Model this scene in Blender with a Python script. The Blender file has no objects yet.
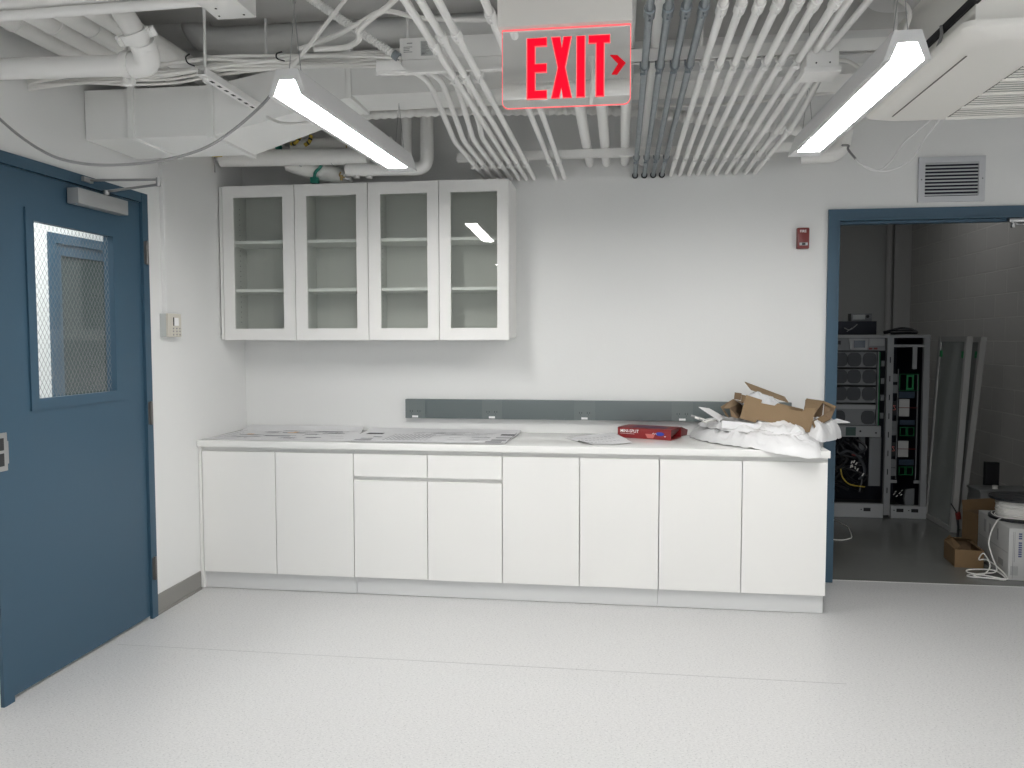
import bpy, bmesh, math, random
from mathutils import Vector, Matrix, noise
random.seed(7)
PI = math.pi
S = bpy.context.scene
COL = S.collection

# ------------------------------------------------------------ materials
def mat(name, col, rough=.5, metal=0., spec=.5, bump=0., bscale=60., var=0., vscale=4., coat=0.):
    m = bpy.data.materials.new(name); m.use_nodes = True
    nt = m.node_tree; b = nt.nodes['Principled BSDF']
    b.inputs['Base Color'].default_value = (*col, 1)
    b.inputs['Roughness'].default_value = rough
    b.inputs['Metallic'].default_value = metal
    b.inputs['Specular IOR Level'].default_value = spec
    b.inputs['Coat Weight'].default_value = coat
    tc = nt.nodes.new('ShaderNodeTexCoord')
    if bump:
        n = nt.nodes.new('ShaderNodeTexNoise'); n.inputs['Scale'].default_value = bscale
        n.inputs['Detail'].default_value = 4
        nt.links.new(tc.outputs['Object'], n.inputs['Vector'])
        bp = nt.nodes.new('ShaderNodeBump'); bp.inputs['Strength'].default_value = bump
        bp.inputs['Distance'].default_value = .01
        nt.links.new(n.outputs['Fac'], bp.inputs['Height']); nt.links.new(bp.outputs['Normal'], b.inputs['Normal'])
    if var:
        n = nt.nodes.new('ShaderNodeTexNoise'); n.inputs['Scale'].default_value = vscale
        n.inputs['Detail'].default_value = 5
        nt.links.new(tc.outputs['Object'], n.inputs['Vector'])
        mx = nt.nodes.new('ShaderNodeMix'); mx.data_type = 'RGBA'
        mx.inputs[6].default_value = (*[c*(1-var) for c in col], 1)
        mx.inputs[7].default_value = (*[min(1, c*(1+var)) for c in col], 1)
        nt.links.new(n.outputs['Fac'], mx.inputs[0]); nt.links.new(mx.outputs[2], b.inputs['Base Color'])
    return m

def emis(name, col, s):
    m = bpy.data.materials.new(name); m.use_nodes = True
    b = m.node_tree.nodes['Principled BSDF']
    b.inputs['Base Color'].default_value = (*[c*.12 for c in col], 1)
    b.inputs['Specular IOR Level'].default_value = .1
    b.inputs['Emission Color'].default_value = (*col, 1)
    b.inputs['Emission Strength'].default_value = s
    return m

def glassmat(name, tint, refl=.07, wire=False, fog=0.):
    m = bpy.data.materials.new(name); m.use_nodes = True
    nt = m.node_tree; nt.nodes.clear()
    out = nt.nodes.new('ShaderNodeOutputMaterial')
    tr = nt.nodes.new('ShaderNodeBsdfTransparent'); tr.inputs[0].default_value = (*tint, 1)
    gl = nt.nodes.new('ShaderNodeBsdfGlossy'); gl.inputs['Roughness'].default_value = .0
    gl.inputs[0].default_value = (1, 1, 1, 1)
    lw = nt.nodes.new('ShaderNodeLayerWeight'); lw.inputs[0].default_value = .5
    pw = nt.nodes.new('ShaderNodeMath'); pw.operation = 'POWER'; pw.inputs[1].default_value = 4.
    nt.links.new(lw.outputs['Facing'], pw.inputs[0])
    mt = nt.nodes.new('ShaderNodeMath'); mt.operation = 'MULTIPLY_ADD'
    mt.inputs[1].default_value = .9; mt.inputs[2].default_value = refl
    nt.links.new(pw.outputs[0], mt.inputs[0])
    mx = nt.nodes.new('ShaderNodeMixShader')
    nt.links.new(mt.outputs[0], mx.inputs[0]); nt.links.new(tr.outputs[0], mx.inputs[1]); nt.links.new(gl.outputs[0], mx.inputs[2])
    last = mx
    if fog:
        df = nt.nodes.new('ShaderNodeBsdfDiffuse'); df.inputs[0].default_value = (.52, .55, .52, 1)
        m2 = nt.nodes.new('ShaderNodeMixShader'); m2.inputs[0].default_value = fog
        nt.links.new(mx.outputs[0], m2.inputs[1]); nt.links.new(df.outputs[0], m2.inputs[2]); last = m2
    if wire:
        tc = nt.nodes.new('ShaderNodeTexCoord'); sp = nt.nodes.new('ShaderNodeSeparateXYZ')
        nt.links.new(tc.outputs['Object'], sp.inputs[0])
        fs = []
        for sgn in (1, -1):
            a = nt.nodes.new('ShaderNodeMath'); a.operation = 'MULTIPLY_ADD'; a.inputs[1].default_value = sgn*1.0
            nt.links.new(sp.outputs['Y'], a.inputs[0])
            z = nt.nodes.new('ShaderNodeMath'); z.operation = 'MULTIPLY'; z.inputs[1].default_value = .62
            nt.links.new(sp.outputs['Z'], z.inputs[0]); nt.links.new(z.outputs[0], a.inputs[2])
            b_ = nt.nodes.new('ShaderNodeMath'); b_.operation = 'MULTIPLY'; b_.inputs[1].default_value = 1/.024
            nt.links.new(a.outputs[0], b_.inputs[0])
            f = nt.nodes.new('ShaderNodeMath'); f.operation = 'FRACT'; nt.links.new(b_.outputs[0], f.inputs[0])
            l = nt.nodes.new('ShaderNodeMath'); l.operation = 'LESS_THAN'; l.inputs[1].default_value = .11
            nt.links.new(f.outputs[0], l.inputs[0]); fs.append(l)
        mxm = nt.nodes.new('ShaderNodeMath'); mxm.operation = 'MAXIMUM'
        nt.links.new(fs[0].outputs[0], mxm.inputs[0]); nt.links.new(fs[1].outputs[0], mxm.inputs[1])
        df = nt.nodes.new('ShaderNodeBsdfDiffuse'); df.inputs[0].default_value = (.22, .22, .22, 1)
        m3 = nt.nodes.new('ShaderNodeMixShader')
        nt.links.new(mxm.outputs[0], m3.inputs[0]); nt.links.new(last.outputs[0], m3.inputs[1]); nt.links.new(df.outputs[0], m3.inputs[2]); last = m3
    nt.links.new(last.outputs[0], out.inputs[0])
    return m

M = {}
M['wall'] = mat('wall_paint', (.73, .735, .725), .6, bump=.06, bscale=90)
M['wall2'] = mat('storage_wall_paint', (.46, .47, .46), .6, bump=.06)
M['ceil'] = mat('ceiling_paint', (.54, .535, .52), .7, bump=.2, bscale=25)
M['white'] = mat('pipe_paint_white', (.84, .835, .815), .45, bump=.05, bscale=40)
M['duct'] = mat('duct_paint_white', (.86, .86, .84), .5, bump=.04, bscale=12)
M['insul'] = mat('insulation_jacket_white', (.83, .825, .80), .65, bump=.35, bscale=30)
M['galv'] = mat('bare_galvanised_steel', (.28, .31, .33), .38, metal=.75, var=.25, vscale=20)
M['cab'] = mat('cabinet_laminate_white', (.79, .785, .765), .38)
M['cabin'] = mat('cabinet_interior', (.70, .71, .68), .6)
M['shelf'] = mat('shelf_white_edge', (.85, .86, .84), .5)
M['recess'] = mat('finger_pull_rail', (.76, .76, .745), .5)
M['toe'] = mat('toe_kick_satin', (.62, .625, .625), .33, spec=.6)
M['counter'] = mat('countertop_solid_surface', (.80, .80, .78), .16, spec=.55)
M['blue'] = mat('door_paint_blue', (.033, .080, .125), .42, bump=.03, bscale=50)
M['steel'] = mat('brushed_steel', (.42, .42, .42), .35, metal=.9)
M['hinge'] = mat('dark_steel', (.16, .155, .15), .35, metal=.8)
M['alu'] = mat('closer_silver_paint', (.33, .34, .34), .4, metal=.3)
M['black'] = mat('black_plastic', (.012, .013, .016), .4)
M['dark'] = mat('dark_recess', (.02, .021, .024), .6)
M['base'] = mat('vinyl_base_grey', (.24, .235, .22), .5)
M['race'] = mat('raceway_grey_green', (.120, .145, .147), .45)
M['race2'] = mat('raceway_module_grey', (.14, .165, .165), .42)
M['paper'] = mat('paper_white', (.70, .70, .71), .7)
M['ink'] = mat('ink_grey', (.30, .30, .32), .7)
M['inkd'] = mat('ink_dark', (.07, .07, .08), .7)
M['inko'] = mat('ink_orange', (.72, .48, .30), .7)
M['card'] = mat('corrugated_cardboard', (.235, .160, .088), .8, bump=.15, bscale=120, var=.08, vscale=8)
M['cards'] = mat('dark_cardboard', (.20, .125, .06), .8, bump=.15, bscale=120, var=.08, vscale=8)
M['cardin'] = mat('cardboard_inside', (.20, .135, .08), .85, bump=.15, bscale=120)
M['bag'] = mat('white_plastic_sheet', (.73, .73, .735), .42, bump=.15, bscale=35)
M['red'] = mat('red_glossy_card', (.25, .018, .020), .28, spec=.6)
M['redf'] = mat('red_alarm_plastic', (.17, .018, .016), .35)
M['lblue'] = mat('blue_print', (.03, .05, .35), .4)
M['lpink'] = mat('pink_print', (.60, .16, .14), .4)
M['lwhite'] = mat('white_print', (.85, .85, .85), .5)
M['alum'] = mat('grille_aluminium_paint', (.50, .51, .53), .4, metal=.15)
M['thermo'] = mat('beige_plastic', (.60, .57, .50), .45)
M['tgrey'] = mat('grey_plastic', (.48, .50, .49), .45)
M['mirror'] = mat('mirror_acrylic', (.95, .95, .94), .02, metal=1.)
M['exit'] = emis('exit_letter_red', (1., .003, .028), .78)
M['exitedge'] = emis('exit_edge_glow', (1., .16, .17), 1.0)
M['arrow'] = emis('exit_arrow_red', (.72, .004, .015), .62)
M['lens'] = emis('lamp_diffuser', (1., .985, .965), 66.)
M['fixture'] = mat('fixture_white_enamel', (.70, .70, .70), .4)
M['ac'] = mat('air_conditioner_plastic', (.86, .845, .80), .42)
M['acslot'] = mat('air_conditioner_slot', (.13, .13, .12), .6)
M['foam'] = mat('black_foam_strip', (.015, .015, .018), .8)
M['yellow'] = mat('yellow_tape', (.55, .40, .05), .5)
M['green'] = mat('green_tape', (.01, .16, .12), .5)
M['greenp'] = mat('green_connector', (.01, .22, .07), .5)
M['cable'] = mat('grey_cable', (.30, .30, .30), .5)
M['cablew'] = mat('white_cable', (.80, .79, .76), .5)
M['rackw'] = mat('rack_frame_grey', (.34, .35, .36), .45)
M['rackd'] = mat('rack_inside_dark', (.012, .015, .028), .6)
M['rackm'] = mat('rack_module_grey', (.20, .21, .22), .5)
M['rackg'] = mat('fan_mesh_grey', (.055, .06, .068), .6)
M['lcd'] = mat('display_blue_grey', (.04, .06, .09), .2)
M['carton'] = mat('white_carton', (.50, .50, .49), .6, bump=.05)
M['panelg'] = mat('panel_frame_silver', (.42, .42, .41), .4)
M['galvbox'] = mat('galvanised_box', (.25, .26, .265), .45, metal=.4, var=.1)
M['bubble'] = mat('bubble_wrap', (.62, .63, .64), .15, bump=.8, bscale=70)
M['glass'] = glassmat('cabinet_glass', (.87, .89, .865), .035, fog=.12)
M['wired'] = glassmat('wired_glass', (.88, .91, .90), .05, wire=True)
M['pglass'] = glassmat('panel_glass', (.62, .64, .66), .06, fog=.45)
M['copper'] = mat('brass_fitting', (.40, .30, .14), .4, metal=.6)

def floor_mat():
    m = bpy.data.materials.new('speckled_vinyl_floor'); m.use_nodes = True
    nt = m.node_tree; b = nt.nodes['Principled BSDF']
    b.inputs['Roughness'].default_value = .36; b.inputs['Specular IOR Level'].default_value = .4
    tc = nt.nodes.new('ShaderNodeTexCoord')
    n1 = nt.nodes.new('ShaderNodeTexNoise'); n1.inputs['Scale'].default_value = 90; n1.inputs['Detail'].default_value = 3
    mp = nt.nodes.new('ShaderNodeMapping'); mp.inputs['Scale'].default_value = (1, 1.8, 1)
    nt.links.new(tc.outputs['Object'], mp.inputs[0]); nt.links.new(mp.outputs[0], n1.inputs['Vector'])
    r1 = nt.nodes.new('ShaderNodeValToRGB'); r1.color_ramp.elements[0].position = .35; r1.color_ramp.elements[1].position = .65
    r1.color_ramp.elements[0].color = (.54, .54, .54, 1); r1.color_ramp.elements[1].color = (.62, .62, .615, 1)
    nt.links.new(n1.outputs['Fac'], r1.inputs[0])
    v = nt.nodes.new('ShaderNodeTexNoise'); v.inputs['Scale'].default_value = 120; v.inputs['Detail'].default_value = 1
    nt.links.new(mp.outputs[0], v.inputs['Vector'])
    r2 = nt.nodes.new('ShaderNodeValToRGB'); r2.color_ramp.elements[0].position = .30; r2.color_ramp.elements[1].position = .36
    nt.links.new(v.outputs['Fac'], r2.inputs[0])
    mx = nt.nodes.new('ShaderNodeMix'); mx.data_type = 'RGBA'; mx.inputs[6].default_value = (.36, .36, .37, 1)
    nt.links.new(r2.outputs[0], mx.inputs[0]); nt.links.new(r1.outputs[0], mx.inputs[7])
    nt.links.new(mx.outputs[2], b.inputs['Base Color'])
    return m
M['floor'] = floor_mat()
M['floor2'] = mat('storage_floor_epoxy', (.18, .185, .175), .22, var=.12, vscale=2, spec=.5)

def brick_mat():
    m = bpy.data.materials.new('painted_block_wall'); m.use_nodes = True
    nt = m.node_tree; b = nt.nodes['Principled BSDF']; b.inputs['Roughness'].default_value = .5
    tc = nt.nodes.new('ShaderNodeTexCoord'); mp = nt.nodes.new('ShaderNodeMapping')
    sp = nt.nodes.new('ShaderNodeSeparateXYZ'); cb = nt.nodes.new('ShaderNodeCombineXYZ')
    nt.links.new(tc.outputs['Object'], sp.inputs[0]); nt.links.new(sp.outputs['Y'], cb.inputs['X']); nt.links.new(sp.outputs['Z'], cb.inputs['Y'])
    br = nt.nodes.new('ShaderNodeTexBrick')
    br.inputs['Scale'].default_value = 1; br.inputs['Brick Width'].default_value = .406; br.inputs['Row Height'].default_value = .203
    br.inputs['Mortar Size'].default_value = .006; br.inputs['Mortar Smooth'].default_value = .3
    br.inputs['Color1'].default_value = (.60, .59, .565, 1); br.inputs['Color2'].default_value = (.58, .57, .55, 1)
    br.inputs['Mortar'].default_value = (.74, .73, .70, 1)
    nt.links.new(cb.outputs[0], br.inputs['Vector']); nt.links.new(br.outputs['Color'], b.inputs['Base Color'])
    bp = nt.nodes.new('ShaderNodeBump'); bp.inputs['Strength'].default_value = .8; bp.inputs['Distance'].default_value = .01; bp.invert = True
    nt.links.new(br.outputs['Fac'], bp.inputs['Height']); nt.links.new(bp.outputs['Normal'], b.inputs['Normal'])
    return m
M['brick'] = brick_mat()

# ------------------------------------------------------------ geometry helpers
def nb(): return bmesh.new()
def box(bm, x0, x1, y0, y1, z0, z1, bev=0., mtx=None):
    t = bmesh.new()
    r = bmesh.ops.create_cube(t, size=1)
    bmesh.ops.scale(t, vec=(abs(x1-x0), abs(y1-y0), abs(z1-z0)), verts=t.verts)
    bmesh.ops.translate(t, vec=((x0+x1)/2, (y0+y1)/2, (z0+z1)/2), verts=t.verts)
    if bev: bmesh.ops.bevel(t, geom=t.edges[:], offset=bev, segments=2, profile=.6, affect='EDGES')
    merge(bm, t, mtx); return bm
def merge(bm, t, mtx=None):
    if mtx: bmesh.ops.transform(t, matrix=mtx, verts=t.verts)
    me = bpy.data.meshes.new('tmp'); t.to_mesh(me); t.free(); bm.from_mesh(me); bpy.data.meshes.remove(me)
def round_path(pts, rad, n=6):
    P = [Vector(p) for p in pts]; out = [P[0]]
    for i in range(1, len(P)-1):
        a, b, c = P[i-1], P[i], P[i+1]
        u = (a-b); w = (c-b); r = min(rad, u.length*.49, w.length*.49)
        p0 = b+u.normalized()*r; p1 = b+w.normalized()*r
        for k in range(n+1):
            t = k/n; out.append(p0*(1-t)**2 + b*2*t*(1-t) + p1*t*t)
    out.append(P[-1]); return out
def smooth_path(pts, n=8):
    P = [Vector(p) for p in pts]; P = [P[0]*2-P[1]]+P+[P[-1]*2-P[-2]]; out = []
    for i in range(1, len(P)-2):
        for k in range(n):
            t = k/n; a, b, c, d = P[i-1], P[i], P[i+1], P[i+2]
            out.append(.5*((2*b)+(c-a)*t+(2*a-5*b+4*c-d)*t*t+(3*b-a-3*c+d)*t**3))
    out.append(P[-2]); return out
def tube(bm, pts, r, seg=12, cap=True):
    P = [Vector(p) for p in pts]; n = len(P)
    rs = r if isinstance(r, (list, tuple)) else [r]*n
    tan = []
    for i in range(n):
        d = (P[min(i+1, n-1)]-P[max(i-1, 0)]); tan.append(d.normalized() if d.length > 1e-9 else Vector((0, 0, 1)))
    up = Vector((0, 0, 1)) if abs(tan[0].z) < .9 else Vector((1, 0, 0))
    nrm = (up-tan[0]*up.dot(tan[0])).normalized(); rings = []
    for i in range(n):
        nrm = (nrm-tan[i]*nrm.dot(tan[i])).normalized(); bi = tan[i].cross(nrm)
        rings.append([bm.verts.new(P[i]+(nrm*math.cos(2*PI*k/seg)+bi*math.sin(2*PI*k/seg))*rs[i]) for k in range(seg)])
    for a, b in zip(rings, rings[1:]):
        for k in range(seg): bm.faces.new((a[k], a[(k+1) % seg], b[(k+1) % seg], b[k]))
    if cap: bm.faces.new(rings[0][::-1]); bm.faces.new(rings[-1])
    return bm
def cyl(bm, a, b, r, seg=20): return tube(bm, [a, b], r, seg)
def poly(bm, pts, thick=None):
    """closed planar-ish polygon; thick = vector to extrude along"""
    vs = [bm.verts.new(p) for p in pts]
    f = bm.faces.new(vs)
    if thick:
        t = Vector(thick); v2 = [bm.verts.new(Vector(p)+t) for p in pts]
        bm.faces.new(v2[::-1]); n = len(pts)
        for i in range(n): bm.faces.new((vs[(i+1) % n], vs[i], v2[i], v2[(i+1) % n]))
        bmesh.ops.recalc_face_normals(bm, faces=bm.faces)
    return bm
def frame(bm, o, i, y0, y1, axis='Y'):
    """rectangular ring: o, i = (a0,a1,z0,z1) outer and inner, extruded y0..y1"""
    a0, a1, z0, z1 = o; b0, b1, c0, c1 = i
    for (p, q, r, s) in ((a0, b0, z0, z1), (b1, a1, z0, z1), (b0, b1, z0, c0), (b0, b1, c1, z1)):
        if q-p > 1e-6 and s-r > 1e-6:
            if axis == 'Y': box(bm, p, q, y0, y1, r, s)
            else: box(bm, y0, y1, p, q, r, s)
    return bm

USED = set()
def wloc(o):
    v = Vector((0, 0, 0))
    while o: v += o.location; o = o.parent
    return v
def obj(name, bm, m, parent=None, smooth=True, ang=35):
    me = bpy.data.meshes.new(name); bmesh.ops.recalc_face_normals(bm, faces=bm.faces)
    if parent: bmesh.ops.translate(bm, vec=-wloc(parent), verts=bm.verts)
    bm.to_mesh(me); bm.free()
    if smooth:
        me.shade_smooth(); me.set_sharp_from_angle(angle=math.radians(ang))
    o = bpy.data.objects.new(name, me); COL.objects.link(o)
    if not isinstance(m, (list, tuple)): m = [m]
    for k in m: me.materials.append(k)
    if parent: o.parent = parent
    return o
def tag(o, label, cat, group=None, kind=None):
    o['label'] = label; o['category'] = cat
    if group: o['group'] = group
    if kind: o['kind'] = kind
    return o
def thing(name, label, cat, loc=(0, 0, 0), group=None, kind=None):
    o = bpy.data.objects.new(name, None); COL.objects.link(o); o.location = loc
    o.empty_display_size = .05
    return tag(o, label, cat, group, kind)
def copy_tree(o, parent=None):
    c = o.copy(); COL.objects.link(c); c.parent = parent
    for ch in list(o.children): copy_tree(ch, c)
    return c
def text_bm(txt, size, mtx, ext=.0006, bold=0.):
    cu = bpy.data.curves.new('t', 'FONT'); cu.body = txt; cu.size = size; cu.extrude = ext; cu.offset = bold
    o = bpy.data.objects.new('t', cu); COL.objects.link(o)
    bpy.context.view_layer.update()
    me = bpy.data.meshes.new_from_object(o.evaluated_get(bpy.context.evaluated_depsgraph_get()))
    bpy.data.objects.remove(o); bpy.data.curves.remove(cu)
    bm = bmesh.new(); bm.from_mesh(me); bpy.data.meshes.remove(me)
    bmesh.ops.transform(bm, matrix=mtx, verts=bm.verts); return bm
FACE = Matrix(((1, 0, 0, 0), (0, 0, -1, 0), (0, 1, 0, 0), (0, 0, 0, 1)))   # text in the XZ plane facing -Y

# ------------------------------------------------------------ room shell
CZ = 3.2                     # slab height
RX, RY = 8.0, -9.0           # right wall, front wall
def st(name, bm, m, label, cat='wall'):
    o = obj(name, bm, m, smooth=False); return tag(o, label, cat, kind='structure')
st('floor', box(nb(), -.12, RX, RY, .04, -.1, 0), M['floor'], 'pale grey speckled vinyl floor of the main room', 'floor')
st('ceiling', box(nb(), -.12, RX, RY, .15, CZ, CZ+.15), M['ceil'], 'white painted slab above the exposed pipes', 'ceiling')
DX0, DX1, DZ = 3.643, 4.86, 2.135      # doorway clear opening
b = nb(); box(b, -.12, DX0, 0, .15, 0, CZ); box(b, DX1, RX, 0, .15, 0, CZ); box(b, DX0, DX1, 0, .15, DZ, CZ)
st('wall_back', b, M['wall'], 'white painted back wall behind the counter and around the storage doorway')
LY0, LY1, LZ = -2.064, -1.121, 2.127   # left door leaf
b = nb(); box(b, -.12, 0, LY1, 0, 0, CZ); box(b, -.12, 0, RY, LY0, 0, CZ); box(b, -.12, 0, LY0, LY1, LZ, CZ)
st('wall_left', b, M['wall'], 'white painted left wall holding the blue door')
b = nb(); box(b, RX, RX+.1, RY, -6.4, 0, CZ); box(b, RX, RX+.1, -3.2, .15, 0, CZ); box(b, RX, RX+.1, -6.4, -3.2, 0, .75); box(b, RX, RX+.1, -6.4, -3.2, 2.15, CZ)
st('wall_right', b, M['wall'], 'white wall on the right side of the room')
b = nb(); WX = [(.8, 2.9), (3.3, 5.4), (5.8, 7.6)]; xs = -.12
for a, c in WX:
    box(b, xs, a, RY-.15, RY, 0, CZ); box(b, a, c, RY-.15, RY, 0, .9); box(b, a, c, RY-.15, RY, 2.6, CZ); xs = c
box(b, xs, RX, RY-.15, RY, 0, CZ)
st('wall_front', b, M['wall'], 'white window wall facing the counter')
for i, (a, c) in enumerate(WX):
    w = thing('window_%d' % (i+1), 'white framed window number %s in the wall facing the counter' % ('one', 'two', 'three')[i], 'window', ((a+c)/2, RY-.08, .9), kind='structure')
    b = nb(); frame(b, (a, c, .9, 2.6), (a+.05, c-.05, .95, 2.55), RY-.12, RY-.04); box(b, (a+c)/2-.02, (a+c)/2+.02, RY-.11, RY-.05, .95, 2.55)
    obj('window_frame', b, M['cab'], w, smooth=False)
w = thing('window_4', 'white framed window added in the right hand wall for fill light', 'window', (RX+.05, -4.8, .75), kind='structure')  # added opening, lets extra light reach the lower left wall
b = nb(); frame(b, (-6.4, -3.2, .75, 2.15), (-6.35, -3.25, .80, 2.10), RX+.02, RX+.08, 'X'); obj('window_frame', b, M['cab'], w, smooth=False)
# vinyl base on the left wall
b = nb(); box(b, 0, .008, -1.065, -.62, 0, .105); box(b, 0, .014, -1.065, -.62, 0, .012)
tag(obj('baseboard_left', b, M['base'], smooth=False), 'grey vinyl baseboard between the blue door and the base cabinets', 'baseboard', kind='structure')
# welded floor seam
b = nb(); box(b, .05, 3.35, -1.4635, -1.4605, 0, .0006)
tag(obj('trim_1', b, mat('seam_weld', (.40, .40, .405), .5), smooth=False), 'thin welded seam line running across the vinyl floor', 'floor seam', kind='structure')
# storage room
SX1, SY1 = 5.645, 4.76
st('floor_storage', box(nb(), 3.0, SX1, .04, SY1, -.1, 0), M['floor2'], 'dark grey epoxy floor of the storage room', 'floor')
b = nb(); box(b, 3.0, SX1+.1, SY1, SY1+.1, 0, CZ)
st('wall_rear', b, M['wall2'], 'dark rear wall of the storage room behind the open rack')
st('wall_block', box(nb(), SX1, SX1+.1, .15, SY1+.1, 0, CZ), M['brick'], 'painted concrete block wall on the right of the storage room')
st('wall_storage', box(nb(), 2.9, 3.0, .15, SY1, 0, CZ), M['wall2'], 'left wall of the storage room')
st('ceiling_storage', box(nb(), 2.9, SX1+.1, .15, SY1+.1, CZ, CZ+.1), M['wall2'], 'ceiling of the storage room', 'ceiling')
b = nb(); box(b, 3.6, 4.9, .038, .046, 0, .0012)
tag(obj('trim_2', b, M['recess'], smooth=False), 'pale threshold strip between vinyl and dark storage floor', 'threshold', kind='structure')
# corridor behind the left door
st('floor_corridor', box(nb(), -2.2, -.12, -4.5, 2.0, -.1, 0), M['floor'], 'corridor floor behind the blue door', 'floor')
b = nb(); box(b, -2.0, -1.6, -4.5, .30, 0, 2.7); box(b, -2.0, -1.6, 1.4, 2.0, 0, 2.7); box(b, -2.0, -1.6, .30, 1.4, 2.2, 2.7)
st('wall_corridor', b, M['wall'], 'bright corridor wall seen through the wired glass')
st('ceiling_corridor', box(nb(), -2.0, -.12, -4.5, 2.0, 2.7, 2.8), M['wall'], 'corridor ceiling behind the blue door', 'ceiling')
b = nb(); box(b, -2.0, -.12, 2.0, 2.1, 0, 2.8)
st('wall_corridor_end', b, M['wall'], 'end wall of the corridor')

# doorway frame on the right
d = thing('door_2', 'blue painted steel frame around the open storage doorway', 'door frame', (DX0, 0, 0), kind='structure')
b = nb()
box(b, 3.591, DX0, -.018, .0, 0, 2.188); box(b, DX0, 4.91, -.018, .0, DZ, 2.188); box(b, DX1, 4.91, -.018, .0, 0, DZ)
box(b, DX0-.002, DX0+.012, -.018, .17, 0, DZ); box(b, DX1-.012, DX1+.002, -.018, .17, 0, DZ); box(b, DX0+.012, DX1-.012, -.018, .17, DZ-.012, DZ+.002)
box(b, DX0+.012, DX0+.026, .04, .09, 0, DZ-.012); box(b, DX0+.026, DX1-.026, .04, .09, DZ-.026, DZ-.012); box(b, DX1-.026, DX1-.012, .04, .09, 0, DZ-.012)
obj('jamb', b, M['blue'], d, smooth=False)
b = nb(); box(b, 4.575, 4.66, .005, .035, 2.10, 2.121, .003); tube(b, [(4.59, .02, 2.10), (4.63, .01, 2.085), (4.70, -.005, 2.10)], .008, 8); cyl(b, (4.60, .02, 2.07), (4.60, .02, 2.10), .012)
obj('arm_bracket', b, M['steel'], d)

# left blue door
d = thing('door_1', 'closed blue steel door with a wired glass panel in the left wall', 'door', (0, LY0, 0), kind='structure')
b = nb()
box(b, -.001, .016, LY1-.003+.006, -1.068, 0, 2.178); box(b, -.001, .016, -2.125, LY1, LZ+.004, 2.178); box(b, -.001, .016, -2.125, LY0-.006, 0, LZ+.004)
box(b, -.12, -.0, LY1+.002, LY1+.02, 0, LZ+.02); box(b, -.12, 0, LY0-.02, LY0-.005, 0, LZ+.02); box(b, -.12, 0, LY0-.005, LY1+.002, LZ+.001, LZ+.02)
box(b, -.075, -.047, LY0-.01, LY1+.01, LZ-.03, LZ+.001); box(b, -.075, -.047, LY0-.01, LY0+.02, 0, LZ-.03); box(b, -.075, -.047, LY1-.02, LY1+.01, 0, LZ-.03)
obj('door_frame', b, M['blue'], d, smooth=False)
GY0, GY1, GZ0, GZ1 = -1.872, -1.345, 1.194, 1.935
b = nb(); frame(b, (LY0, LY1-.0, .016, LZ+.001), (GY0, GY1, GZ0, GZ1), -.044, .002, 'X')
obj('door_leaf', b, M['blue'], d, smooth=False)
b = nb(); frame(b, (-1.913, -1.268, 1.150, 1.981), (GY0+.004, GY1-.004, GZ0+.004, GZ1-.004), .002, .010, 'X')
obj('vision_frame', b, M['blue'], d, smooth=False)
b = nb(); poly(b, [(-.020, GY0+.0006, GZ0+.0006), (-.020, GY1-.0006, GZ0+.0006), (-.020, GY1-.0006, GZ1-.0006), (-.020, GY0+.0006, GZ1-.0006)])
obj('glass_pane', b, M['wired'], d, smooth=False)
for z in (1.881, 1.067, .261):
    b = nb(); box(b, .010, .021, -1.112, -1.075, z-.057, z+.057, .001); cyl(b, (.024, -1.097, z-.06), (.024, -1.097, z+.06), .007, 12)
    obj('hinge', b, M['hinge'], d)
b = nb(); box(b, .016, .020, -2.118, -2.066, .93, 1.08, .001); box(b, .002, .014, -2.066, -2.052, .955, 1.045, .002)
obj('latch_plate', b, M['steel'], d)
b = nb(); box(b, .016, .0215, -2.112, -2.085, .95, 1.0); box(b, .016, .0215, -2.112, -2.085, 1.012, 1.06)
obj('strike_opening', b, M['dark'], d, smooth=False)
b = nb(); box(b, .010, .064, -1.662, -1.305, 2.036, 2.104, .003)
cl = obj('door_closer', b, M['alu'], d)
b = nb(); cyl(b, (.045, -1.44, 2.108), (.045, -1.44, 2.13), .014)
tube(b, [(.045, -1.44, 2.126), (.34, -1.50, 2.138)], .006, 8); cyl(b, (.34, -1.50, 2.130), (.34, -1.50, 2.168), .010, 14)
tube(b, [(.34, -1.50, 2.160), (.030, -1.53, 2.160)], .006, 8); box(b, .016, .032, -1.575, -1.51, 2.148, 2.170, .003)
obj('closer_arm', b, M['steel'], cl)

# second blue frame across the corridor
d = thing('door_3', 'blue framed corridor door seen through the wired glass', 'door', (-1.6, .3, 0), kind='structure')
b = nb(); frame(b, (.29, 1.4, 0, 2.2), (.36, 1.33, 0, 2.13), -1.62, -1.585, 'X'); obj('door_frame', b, M['blue'], d, smooth=False)
b = nb(); frame(b, (.36, 1.33, 0, 2.13), (.44, 1.25, 1.0, 2.05), -1.65, -1.61, 'X'); obj('door_leaf', b, M['blue'], d, smooth=False)
b = nb(); box(b, -1.64, -1.63, .44, 1.25, 1.0, 2.05); obj('glass_pane', b, mat('dark_glass', (.03, .05, .05), .1), d, smooth=False)

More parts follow.
